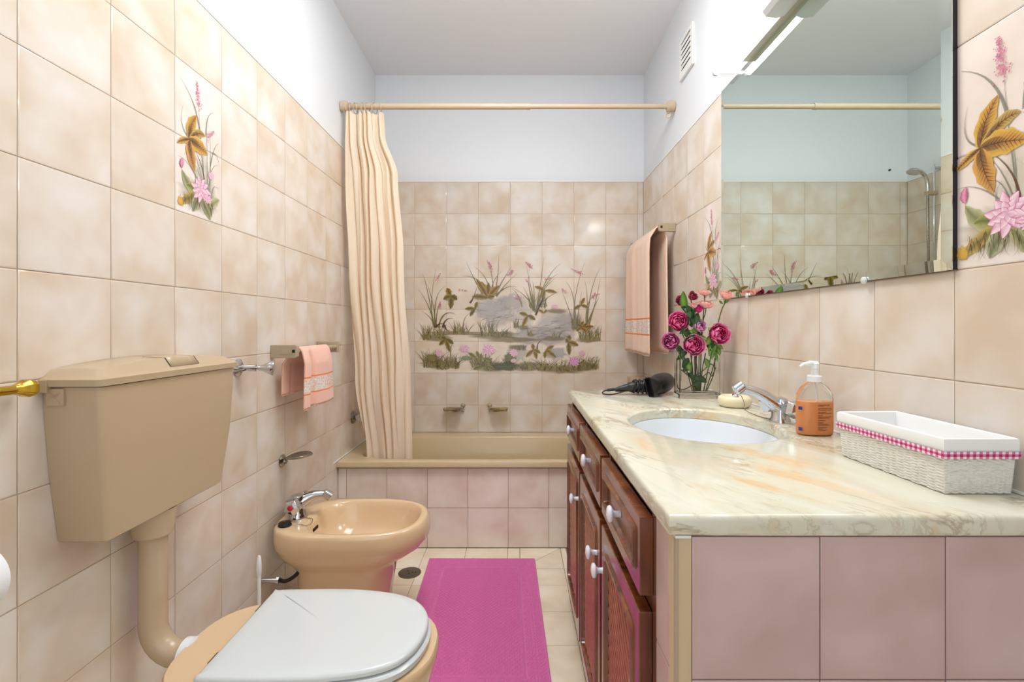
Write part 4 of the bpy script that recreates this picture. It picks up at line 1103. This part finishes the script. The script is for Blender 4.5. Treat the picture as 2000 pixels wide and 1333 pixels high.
PE, PE2, PER = L3((246,150,150)), L3((252,190,178)), L3((254,212,200))
def st(*p): return [W(*k) for k in p]
rose('rose', 'magenta rose at upper left of the bouquet, facing the camera', W(1326,628,1.795), .0345, (-.12,-1,.12), MG, MG2, RIM, st((1338,665,1.80),(1350,700,1.81),(1356,765,1.81)), [(W(1345,680,1.80), W(1322,700,1.77), .012, True)])
rose('rose', 'magenta rose low at the far left of the bouquet, tilted left', W(1309,667,1.79), .031, (-.5,-.9,.1), L3((190,40,130)), L3((224,110,176)), RIM, st((1326,690,1.79),(1340,720,1.80),(1352,764,1.81)), [(W(1335,690,1.79), W(1322,672,1.77), .012, True), (W(1338,700,1.80), W(1325,690,1.76), .014, False)])
rose('rose', 'large magenta rose low in the middle of the bouquet', W(1356,674,1.775), .037, (.0,-1,.12), MG, MG2, RIM, st((1358,700,1.79),(1362,730,1.80),(1362,764,1.81)), [(W(1345,700,1.79), W(1332,716,1.78), .012, True)])
rose('rose', 'large magenta rose at the right of the bouquet', W(1406,652,1.765), .037, (.12,-1,.15), MG, MG2, RIM, st((1400,685,1.78),(1392,720,1.80),(1378,764,1.81)), [(W(1400,672,1.78), W(1390,700,1.77), .010, False), (W(1398,690,1.78), W(1402,706,1.77), .008, False), (W(1396,668,1.78), W(1412,680,1.78), .012, False)])
rose('rose_bud', 'pale lilac rose bud in the centre of the bouquet', W(1368,637,1.785), .0225, (.35,-.9,.35), L3((206,90,170)), L3((226,150,196)), L3((238,196,222)), st((1364,665,1.79),(1360,700,1.80),(1358,764,1.81)), [(W(1366,655,1.79), W(1380,662,1.77), .007, False), (W(1362,652,1.79), W(1352,640,1.77), .010, False)], 1.1, 4)
rose('ranunculus', 'pale peach flower at the top of the bouquet', W(1376,569,1.80), .0225, (0,-.25,1), PE, PE2, PER, st((1376,590,1.80),(1372,640,1.80),(1366,764,1.81)), [], .62, 4)
rose('ranunculus', 'pale peach flower just below the top peach flower', W(1380,592,1.785), .0265, (.08,-.30,1), PE, PE2, PER, st((1378,610,1.79),(1370,650,1.80),(1368,764,1.81)), [], .62, 4)
rose('ranunculus', 'pale peach flower added for a reflection at the lower corner of the mirror', W(1420,574,1.735), .0225, (.1,-.5,1), PE, PE2, PER, st((1417,590,1.745),(1404,625,1.77),(1374,764,1.81)), [(W(1414,592,1.75), W(1424,584,1.735), .007, False), (W(1412,594,1.75), W(1404,586,1.74), .006, False)], .8, 4)  # added bloom standing in for a flower's mirror reflection
rose('rose_bud', 'tiny magenta bud beside the lower peach flower', W(1365,601,1.79), .0145, (0,-.6,.8), MG, MG2, L3((200,60,140)), st((1366,625,1.79),(1366,660,1.80),(1364,764,1.81)), [], 1.4, 3)
rose('rose_bud', 'tiny peach bud left of the magenta bud', W(1355,596,1.79), .0115, (-.2,-.6,.8), PE, PE2, PER, st((1358,625,1.79),(1358,660,1.80),(1360,764,1.81)), [(W(1352,640,1.79), W(1344,615,1.78), .012, True)], 1.3, 3)
rose('rose', 'dark pink rose half hidden behind the upright green leaf, left half', W(1331,587,1.83), .020, (-.3,-.9,.4), L3((140,20,60)), L3((180,60,90)), L3((200,100,120)), st((1340,620,1.82),(1348,680,1.82),(1354,764,1.82)), [(W(1340,612,1.80), W(1334,563,1.775), .019, False), (W(1346,606,1.80), W(1330,598,1.78), .010, True)], 1.0, 4)
rose('rose', 'dark pink rose peeping out right of the upright green leaf', W(1354,578,1.83), .017, (.3,-.9,.4), L3((140,20,60)), L3((176,60,80)), L3((196,100,110)), st((1354,620,1.82),(1356,680,1.82),(1358,764,1.82)), [(W(1352,625,1.80), W(1356,600,1.78), .013, True), (W(1354,650,1.80), W(1346,668,1.77), .013, True), (W(1360,640,1.80), W(1372,668,1.78), .011, True)], 1.0, 4)
# foliage stems curling in the vase
fo = thing('foliage_sprig', 'curling green foliage sprigs standing inside the glass vase', 'foliage', W(1362,764,1.81), 'artificial flowers in the glass vase')
rnd = random.Random(12)
curls = [((1322,700),(1322,745),(1330,762),(1352,752),(1362,735)), ((1328,690),(1330,740),(1329,742)), ((1395,715),(1386,712),(1372,725),(1352,735),(1340,728)), ((1396,700),(1394,730),(1380,764)), ((1345,700),(1352,740),(1360,764)), ((1398,718),(1390,735),(1384,728),(1374,735)), ((1330,722),(1350,738),(1372,742)), ((1352,690),(1349,725),(1354,764)), ((1378,690),(1372,720),(1368,764))]
for c in curls:
    q = MB().tube(spline([W(x, y, 1.80+rnd.uniform(-.012,.018)) for x, y in c], 6), .0018, 6); q.build('stem', 'stem_dark' if rnd.random() < .6 else 'stem_green', fo, smooth=60)
lf = [((1345,712),(1336,724),1), ((1350,735),(1362,742),1), ((1360,735),(1376,745),1), ((1344,728),(1352,742),1), ((1376,700),(1382,716),0), ((1340,705),(1346,722),0), ((1350,660),(1336,650),1), ((1352,655),(1340,668),1), ((1392,665),(1386,690),0), ((1394,672),(1404,690),0), ((1388,655),(1378,672),0), ((1342,640),(1330,650),1), ((1350,615),(1342,600),1), ((1384,640),(1392,654),0), ((1362,612),(1358,630),1), ((1356,618),(1364,640),1), ((1345,645),(1352,662),1), ((1370,655),(1376,672),0), ((1340,682),(1330,694),1), ((1366,745),(1356,752),1), ((1362,650),(1350,648),0), ((1336,600),(1346,618),1), ((1348,622),(1360,636),1), ((1380,668),(1390,684),1)]
for a_, b_, dk in lf:
    b = Vector(W(a_[0], a_[1], 1.80)); tip = Vector(W(b_[0], b_[1], 1.785)); d = tip-b; L_ = d.length*1.25; d.normalize()
    sd_ = d.cross(Vector((rnd.uniform(-.3,.3),-1,rnd.uniform(-.2,.5))).normalized()).normalized(); nrm = sd_.cross(d)
    q = MB(); q.usecol = True; prev = None; ce = L3((24,60,26)) if dk else L3((84,130,40)); cm = L3((50,90,40)) if dk else L3((150,184,80))
    for k in range(8):
        v = k/7; ww = .0115*math.sin(PI*(v*.96+.02))**.75; p = b+d*L_*v+nrm*L_*.1*math.sin(PI*v)
        row = [q.vert(p-sd_*ww+nrm*ww*.3, ce+(1,)), q.vert(p, cm+(1,)), q.vert(p+sd_*ww+nrm*ww*.3, ce+(1,))]
        if prev: q.face((prev[0], prev[1], row[1], row[0])); q.face((prev[1], prev[2], row[2], row[1]))
        prev = row
    q.build('leaf', 'leaf', fo, smooth=180)

# ---------------------------------------------------------------- mirror and its lamp
mir = thing('mirror', 'large unframed mirror with slanted glass edges on the right wall above the worktop', 'mirror', (.787, 1.38, 1.2))
mx0 = .7800; bw = .022
def mring(d, x): return [(x, MIRY0+d, MIRZ0+d), (x, MIRY1-d, MIRZ0+d), (x, MIRY1-d, MIRZ1-d), (x, MIRY0+d, MIRZ1-d)]
q = MB(); q.rings([mring(0, mx0+.0022), mring(0, mx0+.0012), mring(bw, mx0)], False, True); q.build('glass', 'mirror_glass', mir)
q = MB(); q.rings([mring(.0006, mx0+.0023), mring(.0006, TR+.003)], True, True); q.build('backing', 'mirror_side', mir)
for y in (1.10, 1.66):
    q = MB().lathe([(.008,0),(.008,.004),(.004,.006)], (mx0, y, MIRZ0+.001), (-1,0,0), 12); q.build('clip', 'clear_clip', mir, smooth=30)
lamp = thing('mirror_lamp', 'fluorescent strip lamp mounted along the top edge of the mirror', 'lamp', (.75, 1.35, 1.99))
q = MB(); q.rings([[(x, y, z) for x, z in ((.700,2.020),(.702,1.998),(.712,1.984),(.744,1.980),(.778,1.992),(.790,2.000),(.790,2.060),(.715,2.060),(.703,2.048))] for y in (.93, 1.405)])
q.build('housing', 'lamp_white', lamp, smooth=30, bevel=.002)
q = MB().box((.757, .80, 1.9875), (.7905, 1.650, 2.014)); q.build('mounting_strip', 'lamp_strip', lamp, bevel=.002)
for a, b in ((1.407, 1.772), (.56, .928)):
    q = MB().tube([(.722, a, 2.020), (.722, b, 2.020)], .013, 20); q.build('tube', 'tube_light', lamp, smooth=50)
    e = b if a > 1 else a; s_ = 1 if a > 1 else -1
    q = MB().lathe([(.0135,0),(.0135,.012),(.006,.016)], (.722, e, 2.020), (0, s_, 0), 16); q.build('end_cap', 'lamp_white', lamp, smooth=30)
    q = MB().box((.726, min(e+s_*.002, e+s_*.010), 2.014), (.7908, max(e+s_*.002, e+s_*.010), 2.026)); q.build('tube_holder', 'lamp_white', lamp)

# vent grille
vt = thing('vent_grille', 'small white slatted air vent high on the right wall', 'vent', (.79, 2.28, 2.28))
q = MB(); xo, xi = XR-.0005, XR-.012
q.box((xi, 2.195, 2.275), (xo, 2.215, 2.465)); q.box((xi, 2.345, 2.275), (xo, 2.365, 2.465)); q.box((xi, 2.215, 2.275), (xo, 2.345, 2.295)); q.box((xi, 2.215, 2.445), (xo, 2.345, 2.465)); q.build('frame', 'white_trim', vt)
q = MB().box((XR-.0025, 2.214, 2.294), (xo, 2.346, 2.446)); q.build('opening', 'dark_gap', vt)
for k in range(6):
    z = 2.300+k*.0245
    q = MB(); q.rings([[(XR-.011, y, z-.004), (XR-.003, y, z+.012), (XR-.003, y, z+.014), (XR-.011, y, z+.013)] for y in (2.216, 2.344)]); q.build('slat', 'white_trim', vt)

# ---------------------------------------------------------------- towel bars and towels
def towel_bar(label, wallx, sx, y0, y1, xb, zc, h, endpost=True):
    t = thing('towel_bar', label, 'towel bar', (wallx, (y0+y1)/2, zc))
    x2 = xb-sx*(-.014)
    q = MB(); q.rings([[(wallx, y, zc-h/2), (xb+sx*.006, y, zc-h/2), (xb+sx*.012, y, zc-h/2+.006), (xb+sx*.012, y, zc+h/2-.006), (xb+sx*.006, y, zc+h/2), (wallx, y, zc+h/2)] for y in (y0, y0+.02)]); q.build('bracket', 'bracket', t, bevel=.002)
    q = MB(); xm = (wallx+xb)/2; a_, b_ = sorted((xm-.002, xm+.034)); q.box((a_, y0-.0015, zc-.010), (b_, y0+.001, zc+.008)); q.build('cover_plate', 'bracket', t, bevel=.0006)
    q = MB(); a_, b_ = sorted((xb-.004, xb+.005)); q.box((a_, y0-.002, zc-.004), (b_, y0+.001, zc+.007)); q.build('fixing_hole', 'dark_gap', t)
    q = MB().tube([(xb, y0+.018, zc), (xb, y1, zc)], .0095, 16); q.build('bar', 'bracket', t, smooth=50)
    q = MB(); q.rings([[(wallx, y, zc-h/2), (xb+sx*.012, y, zc-h/2), (xb+sx*.012, y, zc+h/2), (wallx, y, zc+h/2)] for y in (y1-.001, y1+.018)]); q.build('bracket', 'bracket', t, bevel=.003)
    return t
towel_bar('beige towel bar on the left wall holding the small towel', TL+.0005, 1, 1.757, 2.16, -.802, 1.006, .047)
towel_bar('beige towel bar on the right wall over the bath holding the long towel', TR-.0005, -1, 2.44, 3.035, .718, 1.590, .042)

def towel(name, label, col, sx, xb, zb, ya, yb, front_len, back_len, xfront, xback, folds, bands, flare, zlift=None):
    """sx=+1: room side is +x.  The cloth goes up behind the bar, over it and down the front."""
    t = thing(name, label, 'towel', (xb, (ya+yb)/2, zb-front_len))
    NU = 96
    def prof(u, s_, frontside):
        # s_ metres down from the bar top
        f = folds(u, s_, frontside)
        if frontside: x = xb+sx*(.013+min(1, s_/.06)*abs(xfront-xb)+f)
        else: x = xb-sx*(.012+min(1, s_/.06)*abs(xback-xb))+sx*f*.35
        y = ya+(yb-ya)*u; yc = (ya+yb)/2
        y += flare(u, s_, frontside)
        return (x, y, zb+.011-s_)
    def sheet(nm, rows, matidx, mats, frontside, wrap):
        q = MB(); ids = []
        if wrap:
            for k in range(7):
                a = PI*k/7.0
                ids.append([q.vert((xb-sx*.0125*math.cos(a), prof(i/NU, 0, True)[1], zb+.0*1+.0125*math.sin(a))) for i in range(NU+1)])
        for s_ in rows: ids.append([q.vert(prof(i/NU, s_, frontside)) for i in range(NU+1)])
        off = 7 if wrap else 0
        for j in range(len(ids)-1):
            q.cm = matidx(rows[max(0, j-off)], rows[min(len(rows)-1, max(0, j+1-off))]) if j >= off else 0
            for i in range(NU): q.face((ids[j][i], ids[j][i+1], ids[j+1][i+1], ids[j+1][i]))
        return q.build(nm, mats, t, smooth=180, solid=.006)
    def mi(a, b):
        c = (a+b)/2
        for (p, r, k) in bands:
            if p < c < r: return k
        return 0
    br_ = sorted(set([.012+(front_len-.012)*k/40 for k in range(41)]+[x for b in bands for x in b[:2]]))
    sheet('front_fold', br_, mi, [col, 'stripe_orange', 'lace_band'], True, True)
    sheet('back_fold', [.012+(back_len-.012)*k/24 for k in range(25)], lambda a, b: 0, [col], False, False)
    # scalloped crochet hem
    for fs, ln in ((True, front_len), (False, back_len)):
        q = MB()
        n = max(8, int(abs(yb-ya)/.011))
        for k in range(n):
            p = prof((k+.5)/n, ln, fs); a = prof(k/n, ln, fs); b = prof((k+1)/n, ln, fs)
            w_ = math.dist(a, b)
            q.tube(bez(a, (p[0], p[1], p[2]-.013), b, 5), .0014, 5)
        q.build('front_hem' if fs else 'back_hem', col, t, smooth=60)
    return t
# long towel on the right
def f1(u, s_, fs):
    k = min(1, s_/.12)
    d = .010*math.sin(2*PI*(u*1.9+.1))*k+.004*math.sin(2*PI*u*5+s_*3)*k
    d += .014*math.exp(-((u-.30)/.22)**2)*k
    d -= .016*math.exp(-((u-.56)/.05)**2)*k
    return d
towel('bath_towel', 'long peach bath towel with orange stripes hanging over the bath towel bar', 'towel_peach', -1, .718, 1.590, 2.462, 3.00, .650, .638, .685, .742, f1,
      [(.462,.470,1),(.474,.541,2),(.545,.553,1)], lambda u, s_, fs: (u-.5)*.03*s_/.6+(0 if fs else -.012*s_/.6))
def f2(u, s_, fs):
    k = min(1, s_/.05)
    d = .010*math.exp(-((u-.10)/.12)**2)*k + .014*math.exp(-((u-.66)/.26)**2)*k - .022*math.exp(-((u-.27)/.045)**2)*k
    return d
towel('guest_towel', 'small pink guest towel with orange stripes hanging on the left wall', 'towel_pink', 1, -.802, 1.006, 1.790, 2.045, .222, .170, -.792, -.846, f2,
      [(.107,.112,1),(.115,.166,2),(.169,.174,1)], lambda u, s_, fs: (.018*s_/.2*(1 if u > .3 else -.6)) if fs else -.008*s_/.2)

# ---------------------------------------------------------------- taps, holders on the left wall
def stopcock(name, label, mat, wx, y, z, tipx, tipy, tipz):
    t = thing(name, label, 'valve', (wx, y, z))
    q = MB().lathe([(.028,0),(.028,.003),(.018,.010),(.009,.012)], (wx, y, z), (1,0,0), 28); q.build('wall_flange', mat, t, smooth=35)
    d = Vector((tipx-wx, tipy-y, tipz-z)); o = Vector((wx, y, z)); L_ = d.length; dn = d.normalized()
    q = MB().tube([o+d*k for k in (.05,.2,.35,.5,.52,.6)], [.010,.0085,.011,.011,.006,.006], 12); q.build('stem', mat, t, smooth=35)
    # flared three-lobed handle
    sd_ = dn.cross(Vector((0,0,1))).normalized(); up = sd_.cross(dn)
    def ring(k, r, f):
        return [o+d*k+sd_*r*(1+f*math.cos(3*a))*math.cos(a)+up*r*(1+f*math.cos(3*a))*math.sin(a) for a in [2*PI*i/24 for i in range(24)]]
    q = MB(); q.rings([ring(.56,.007,0), ring(.70,.010,.1), ring(.86,.018,.25), ring(.95,.021,.3), ring(1.0,.017,.2), ring(.985,.008,.0)]); q.build('handle', mat, t, smooth=45)
    return t
v_ = stopcock('stop_valve', 'chrome stop valve on the left wall beside the cistern', 'chrome', TL+.0005, 1.552, .966, -.782, 1.575, .962)
q = MB().tube([(-.862,1.552,.960),(-.862,1.36,.955)], .0045, 10); q.build('feed_pipe', 'dull_chrome', v_, smooth=60)
t = thing('brass_lever', 'shiny brass lever handle sticking in at the left edge beside the cistern', 'handle', (-.86, .80, .99))
q = MB().lathe([(.022,0),(.022,.004),(.012,.010),(.009,.012)], (TL+.0005, .775, .992), (1,0,0), 24); q.build('rosette', 'brass', t, smooth=35)
q = MB().tube(spline([(-.876,.775,.992),(-.862,.777,.992),(-.857,.79,.991),(-.857,.82,.990),(-.857,.835,.990)]), [.008]*8*4+[.0075], 12); q.build('neck', 'brass', t, smooth=60)
q = MB(); q.rings([[(-.857+a_*sx_, y, .990+b_*sz_) for sx_, sz_ in ((1,.55),(.55,1),(-.55,1),(-1,.55),(-1,-.55),(-.55,-1),(.55,-1),(1,-.55))] for y, a_, b_ in ((.832,.006,.006),(.842,.011,.010),(.854,.014,.015),(.864,.015,.013),(.869,.010,.009))]); q.build('grip', 'brass', t, smooth=30, bevel=.001)
# toilet paper
t = thing('toilet_roll', 'white toilet paper roll at the left edge below the brass handle', 'toilet paper', (-.83, .70, .66))
q = MB(); ob = Vector((-.828, .655, .712))
q.rings([[ob+Vector((r_*math.cos(a), y, r_*math.sin(a)*1.0)) for a in [2*PI*k/32 for k in range(32)]] for y, r_ in ((0,.02),(0,.050),(.098,.050),(.100,.047),(.100,.020),(.002,.020))], False, False); q.build('roll', 'paper', t, smooth=35)
q = MB()
for i_, (dx, dz) in enumerate(((.0,.0),(.003,.006),(.006,.013))):
    q.rings([[(-.852+dx+.050*k/5, yy, .762+.006*math.sin(k*1.3+i_)+dz) for k in range(6)] for yy in (.657, .70, .748)], False, False, closed=False)
q.build('loose_sheets', 'paper', t, smooth=60, solid=.0008)
q = MB().tube([(TL+.0005,.652,.712),(-.828,.652,.712)], .006, 10); q.tube([(-.828,.652,.712),(-.828,.753,.712)], .006, 10); q.build('holder', 'chrome', t, smooth=40)

def soap_leaf(label, o, nrm, right, up, tiltz, mat, L_=.12, wd=.042):
    t = thing('soap_holder', label, 'soap dish', o)
    o = Vector(o); nrm = Vector(nrm); right = Vector(right); up = Vector(up)
    q = MB().lathe([(.024,0),(.025,.003),(.020,.008),(.012,.012),(.010,.018),(.006,.020)], o, nrm, 24); q.build('wall_flange', mat, t, smooth=35)
    q = MB()
    def fn(u, v):
        a = 2*PI*u; r = v
        x = r*math.cos(a); y = r*math.sin(a)
        p = o+nrm*(.014+L_/2+x*L_/2)+right*(y*wd*(1-.25*x))+up*(.004+.014*r*r*(.5+.5*abs(y))+tiltz*(x+1)*.5)
        return p
    q.grid(fn, 32, 6); q.build('dish', mat, t, smooth=180, solid=.0025); return t
soap_leaf('leaf shaped metal soap dish on the left wall above the bidet', (TL+.0005, 1.843, .590), (1,0,0), (0,1,0), (0,0,1), .012, 'dull_chrome', .10, .05)
def glass_shelf(label, x, s_):
    t = thing('soap_holder', label, 'soap dish', (x, TB, .585), 'small soap dishes on the back wall')
    q = MB().lathe([(.014,0),(.015,.006),(.010,.012),(.009,.022),(.004,.026)], (x, TB-.0005, .600), (0,-1,0), 16); q.lathe([(.007,0),(.007,.014),(.003,.018)], (x, TB-.0005, .568), (0,-1,0), 12); q.build('wall_mount', 'bracket', t, smooth=35)
    cx_ = x+s_*.062; q = MB()
    q.rings([superell(cx_, TB-.060, a_, b_, z, 32, 3) for a_, b_, z in ((.040,.036,.572),(.050,.045,.575),(.054,.049,.590),(.051,.046,.590),(.046,.041,.579),(.02,.02,.577))]); q.build('dish', 'dish_glass', t, smooth=45)
    q = MB().box((min(x, cx_)-.001, TB-.030, .583), (max(x, cx_), TB-.012, .592)); q.build('arm', 'bracket', t, bevel=.002)
    if s_ < 0:
        q = MB()
        for k in range(6): q.box((cx_-.034+k*.012, TB-.095, .5905), (cx_-.029+k*.012, TB-.025, .5935))
        q.build('ribs', 'dull_chrome', t)
glass_shelf('left one of the two soap dishes on the back wall over the bath', -.338, -1)
glass_shelf('right one of the two soap dishes on the back wall over the bath', -.172, 1)
# bath mixer on the left wall, behind the curtain, and hand shower seen in the mirror
t = thing('bath_mixer', 'chrome bath tap on the left wall half behind the curtain', 'tap', (-.86, 2.66, .60))
q = MB().lathe([(.034,0),(.034,.004),(.022,.014),(.015,.016),(.015,.045)], (TL+.0005, 2.64, .605), (1,0,0), 24); q.build('wall_flange', 'dull_chrome', t, smooth=35)
q = MB().tube([(-.845,2.62,.605),(-.845,2.84,.605)], .018, 16); q.build('body', 'chrome', t, smooth=40)
q = MB().tube(spline([(-.845,2.75,.60),(-.80,2.75,.59),(-.76,2.75,.575),(-.745,2.75,.555)]), .011, 12); q.build('spout', 'chrome', t, smooth=60)
q = MB().lathe([(.034,0),(.034,.004),(.022,.014),(.015,.016),(.015,.045)], (TL+.0005, 2.82, .605), (1,0,0), 24); q.build('wall_flange', 'dull_chrome', t, smooth=35)
t = thing('hand_shower', 'chrome hand shower on a slider bar, seen reflected in the mirror', 'shower', (-.85, 2.83, 1.2))
q = MB().tube([(-.848,2.83,1.10),(-.848,2.83,2.03)], .006, 12); q.build('slider_bar', 'chrome', t, smooth=50)
q = MB()
for z in (1.12, 2.01): q.tube([(TL+.0005,2.83,z),(-.848,2.83,z)], .009, 12)
q.build('bar_bracket', 'chrome', t, smooth=50)
q = MB().box((-.862, 2.816, 1.852), (-.800, 2.844, 1.876)); q.build('slider', 'bracket', t, bevel=.004)
q = MB().tube(spline([(-.812,2.83,1.85),(-.812,2.83,1.90),(-.802,2.83,1.95),(-.775,2.83,1.985),(-.745,2.83,1.995)]), .012, 14); q.build('handle', 'chrome', t, smooth=60)
q = MB().lathe([(.012,.022),(.03,.016),(.036,.004),(.034,0),(.030,.002),(.002,.002)], (-.728, 2.83, 1.982), (-.35,0,1), 24); q.build('shower_head', 'chrome', t, smooth=45)
q = MB().tube(spline([(-.812,2.83,1.86),(-.812,2.828,1.6),(-.810,2.82,1.2),(-.79,2.80,.95),(-.78,2.77,.75),(-.82,2.75,.66),(-.845,2.75,.615)]), .0065, 10); q.build('hose', 'dull_chrome', t, smooth=60)
# small access hatch in the corner over the bath
t = thing('corner_ledge', 'small tan tiled ledge in the back right corner behind the hair dryer', 'ledge', (.74, 3.0, .60))
q = MB().box((.690, 2.985, .4335), (.7905, 3.0715, .783)); q.build('block', 'beige_trim', t, bevel=.003)
q = MB().lathe([(.0025,0),(.0025,.001)], (.715, 2.985, .755), (0,-1,0), 8); q.build('pin_hole', 'dark_gap', t)

for o in bpy.data.objects:
    if '_o' in o: del o['_o']
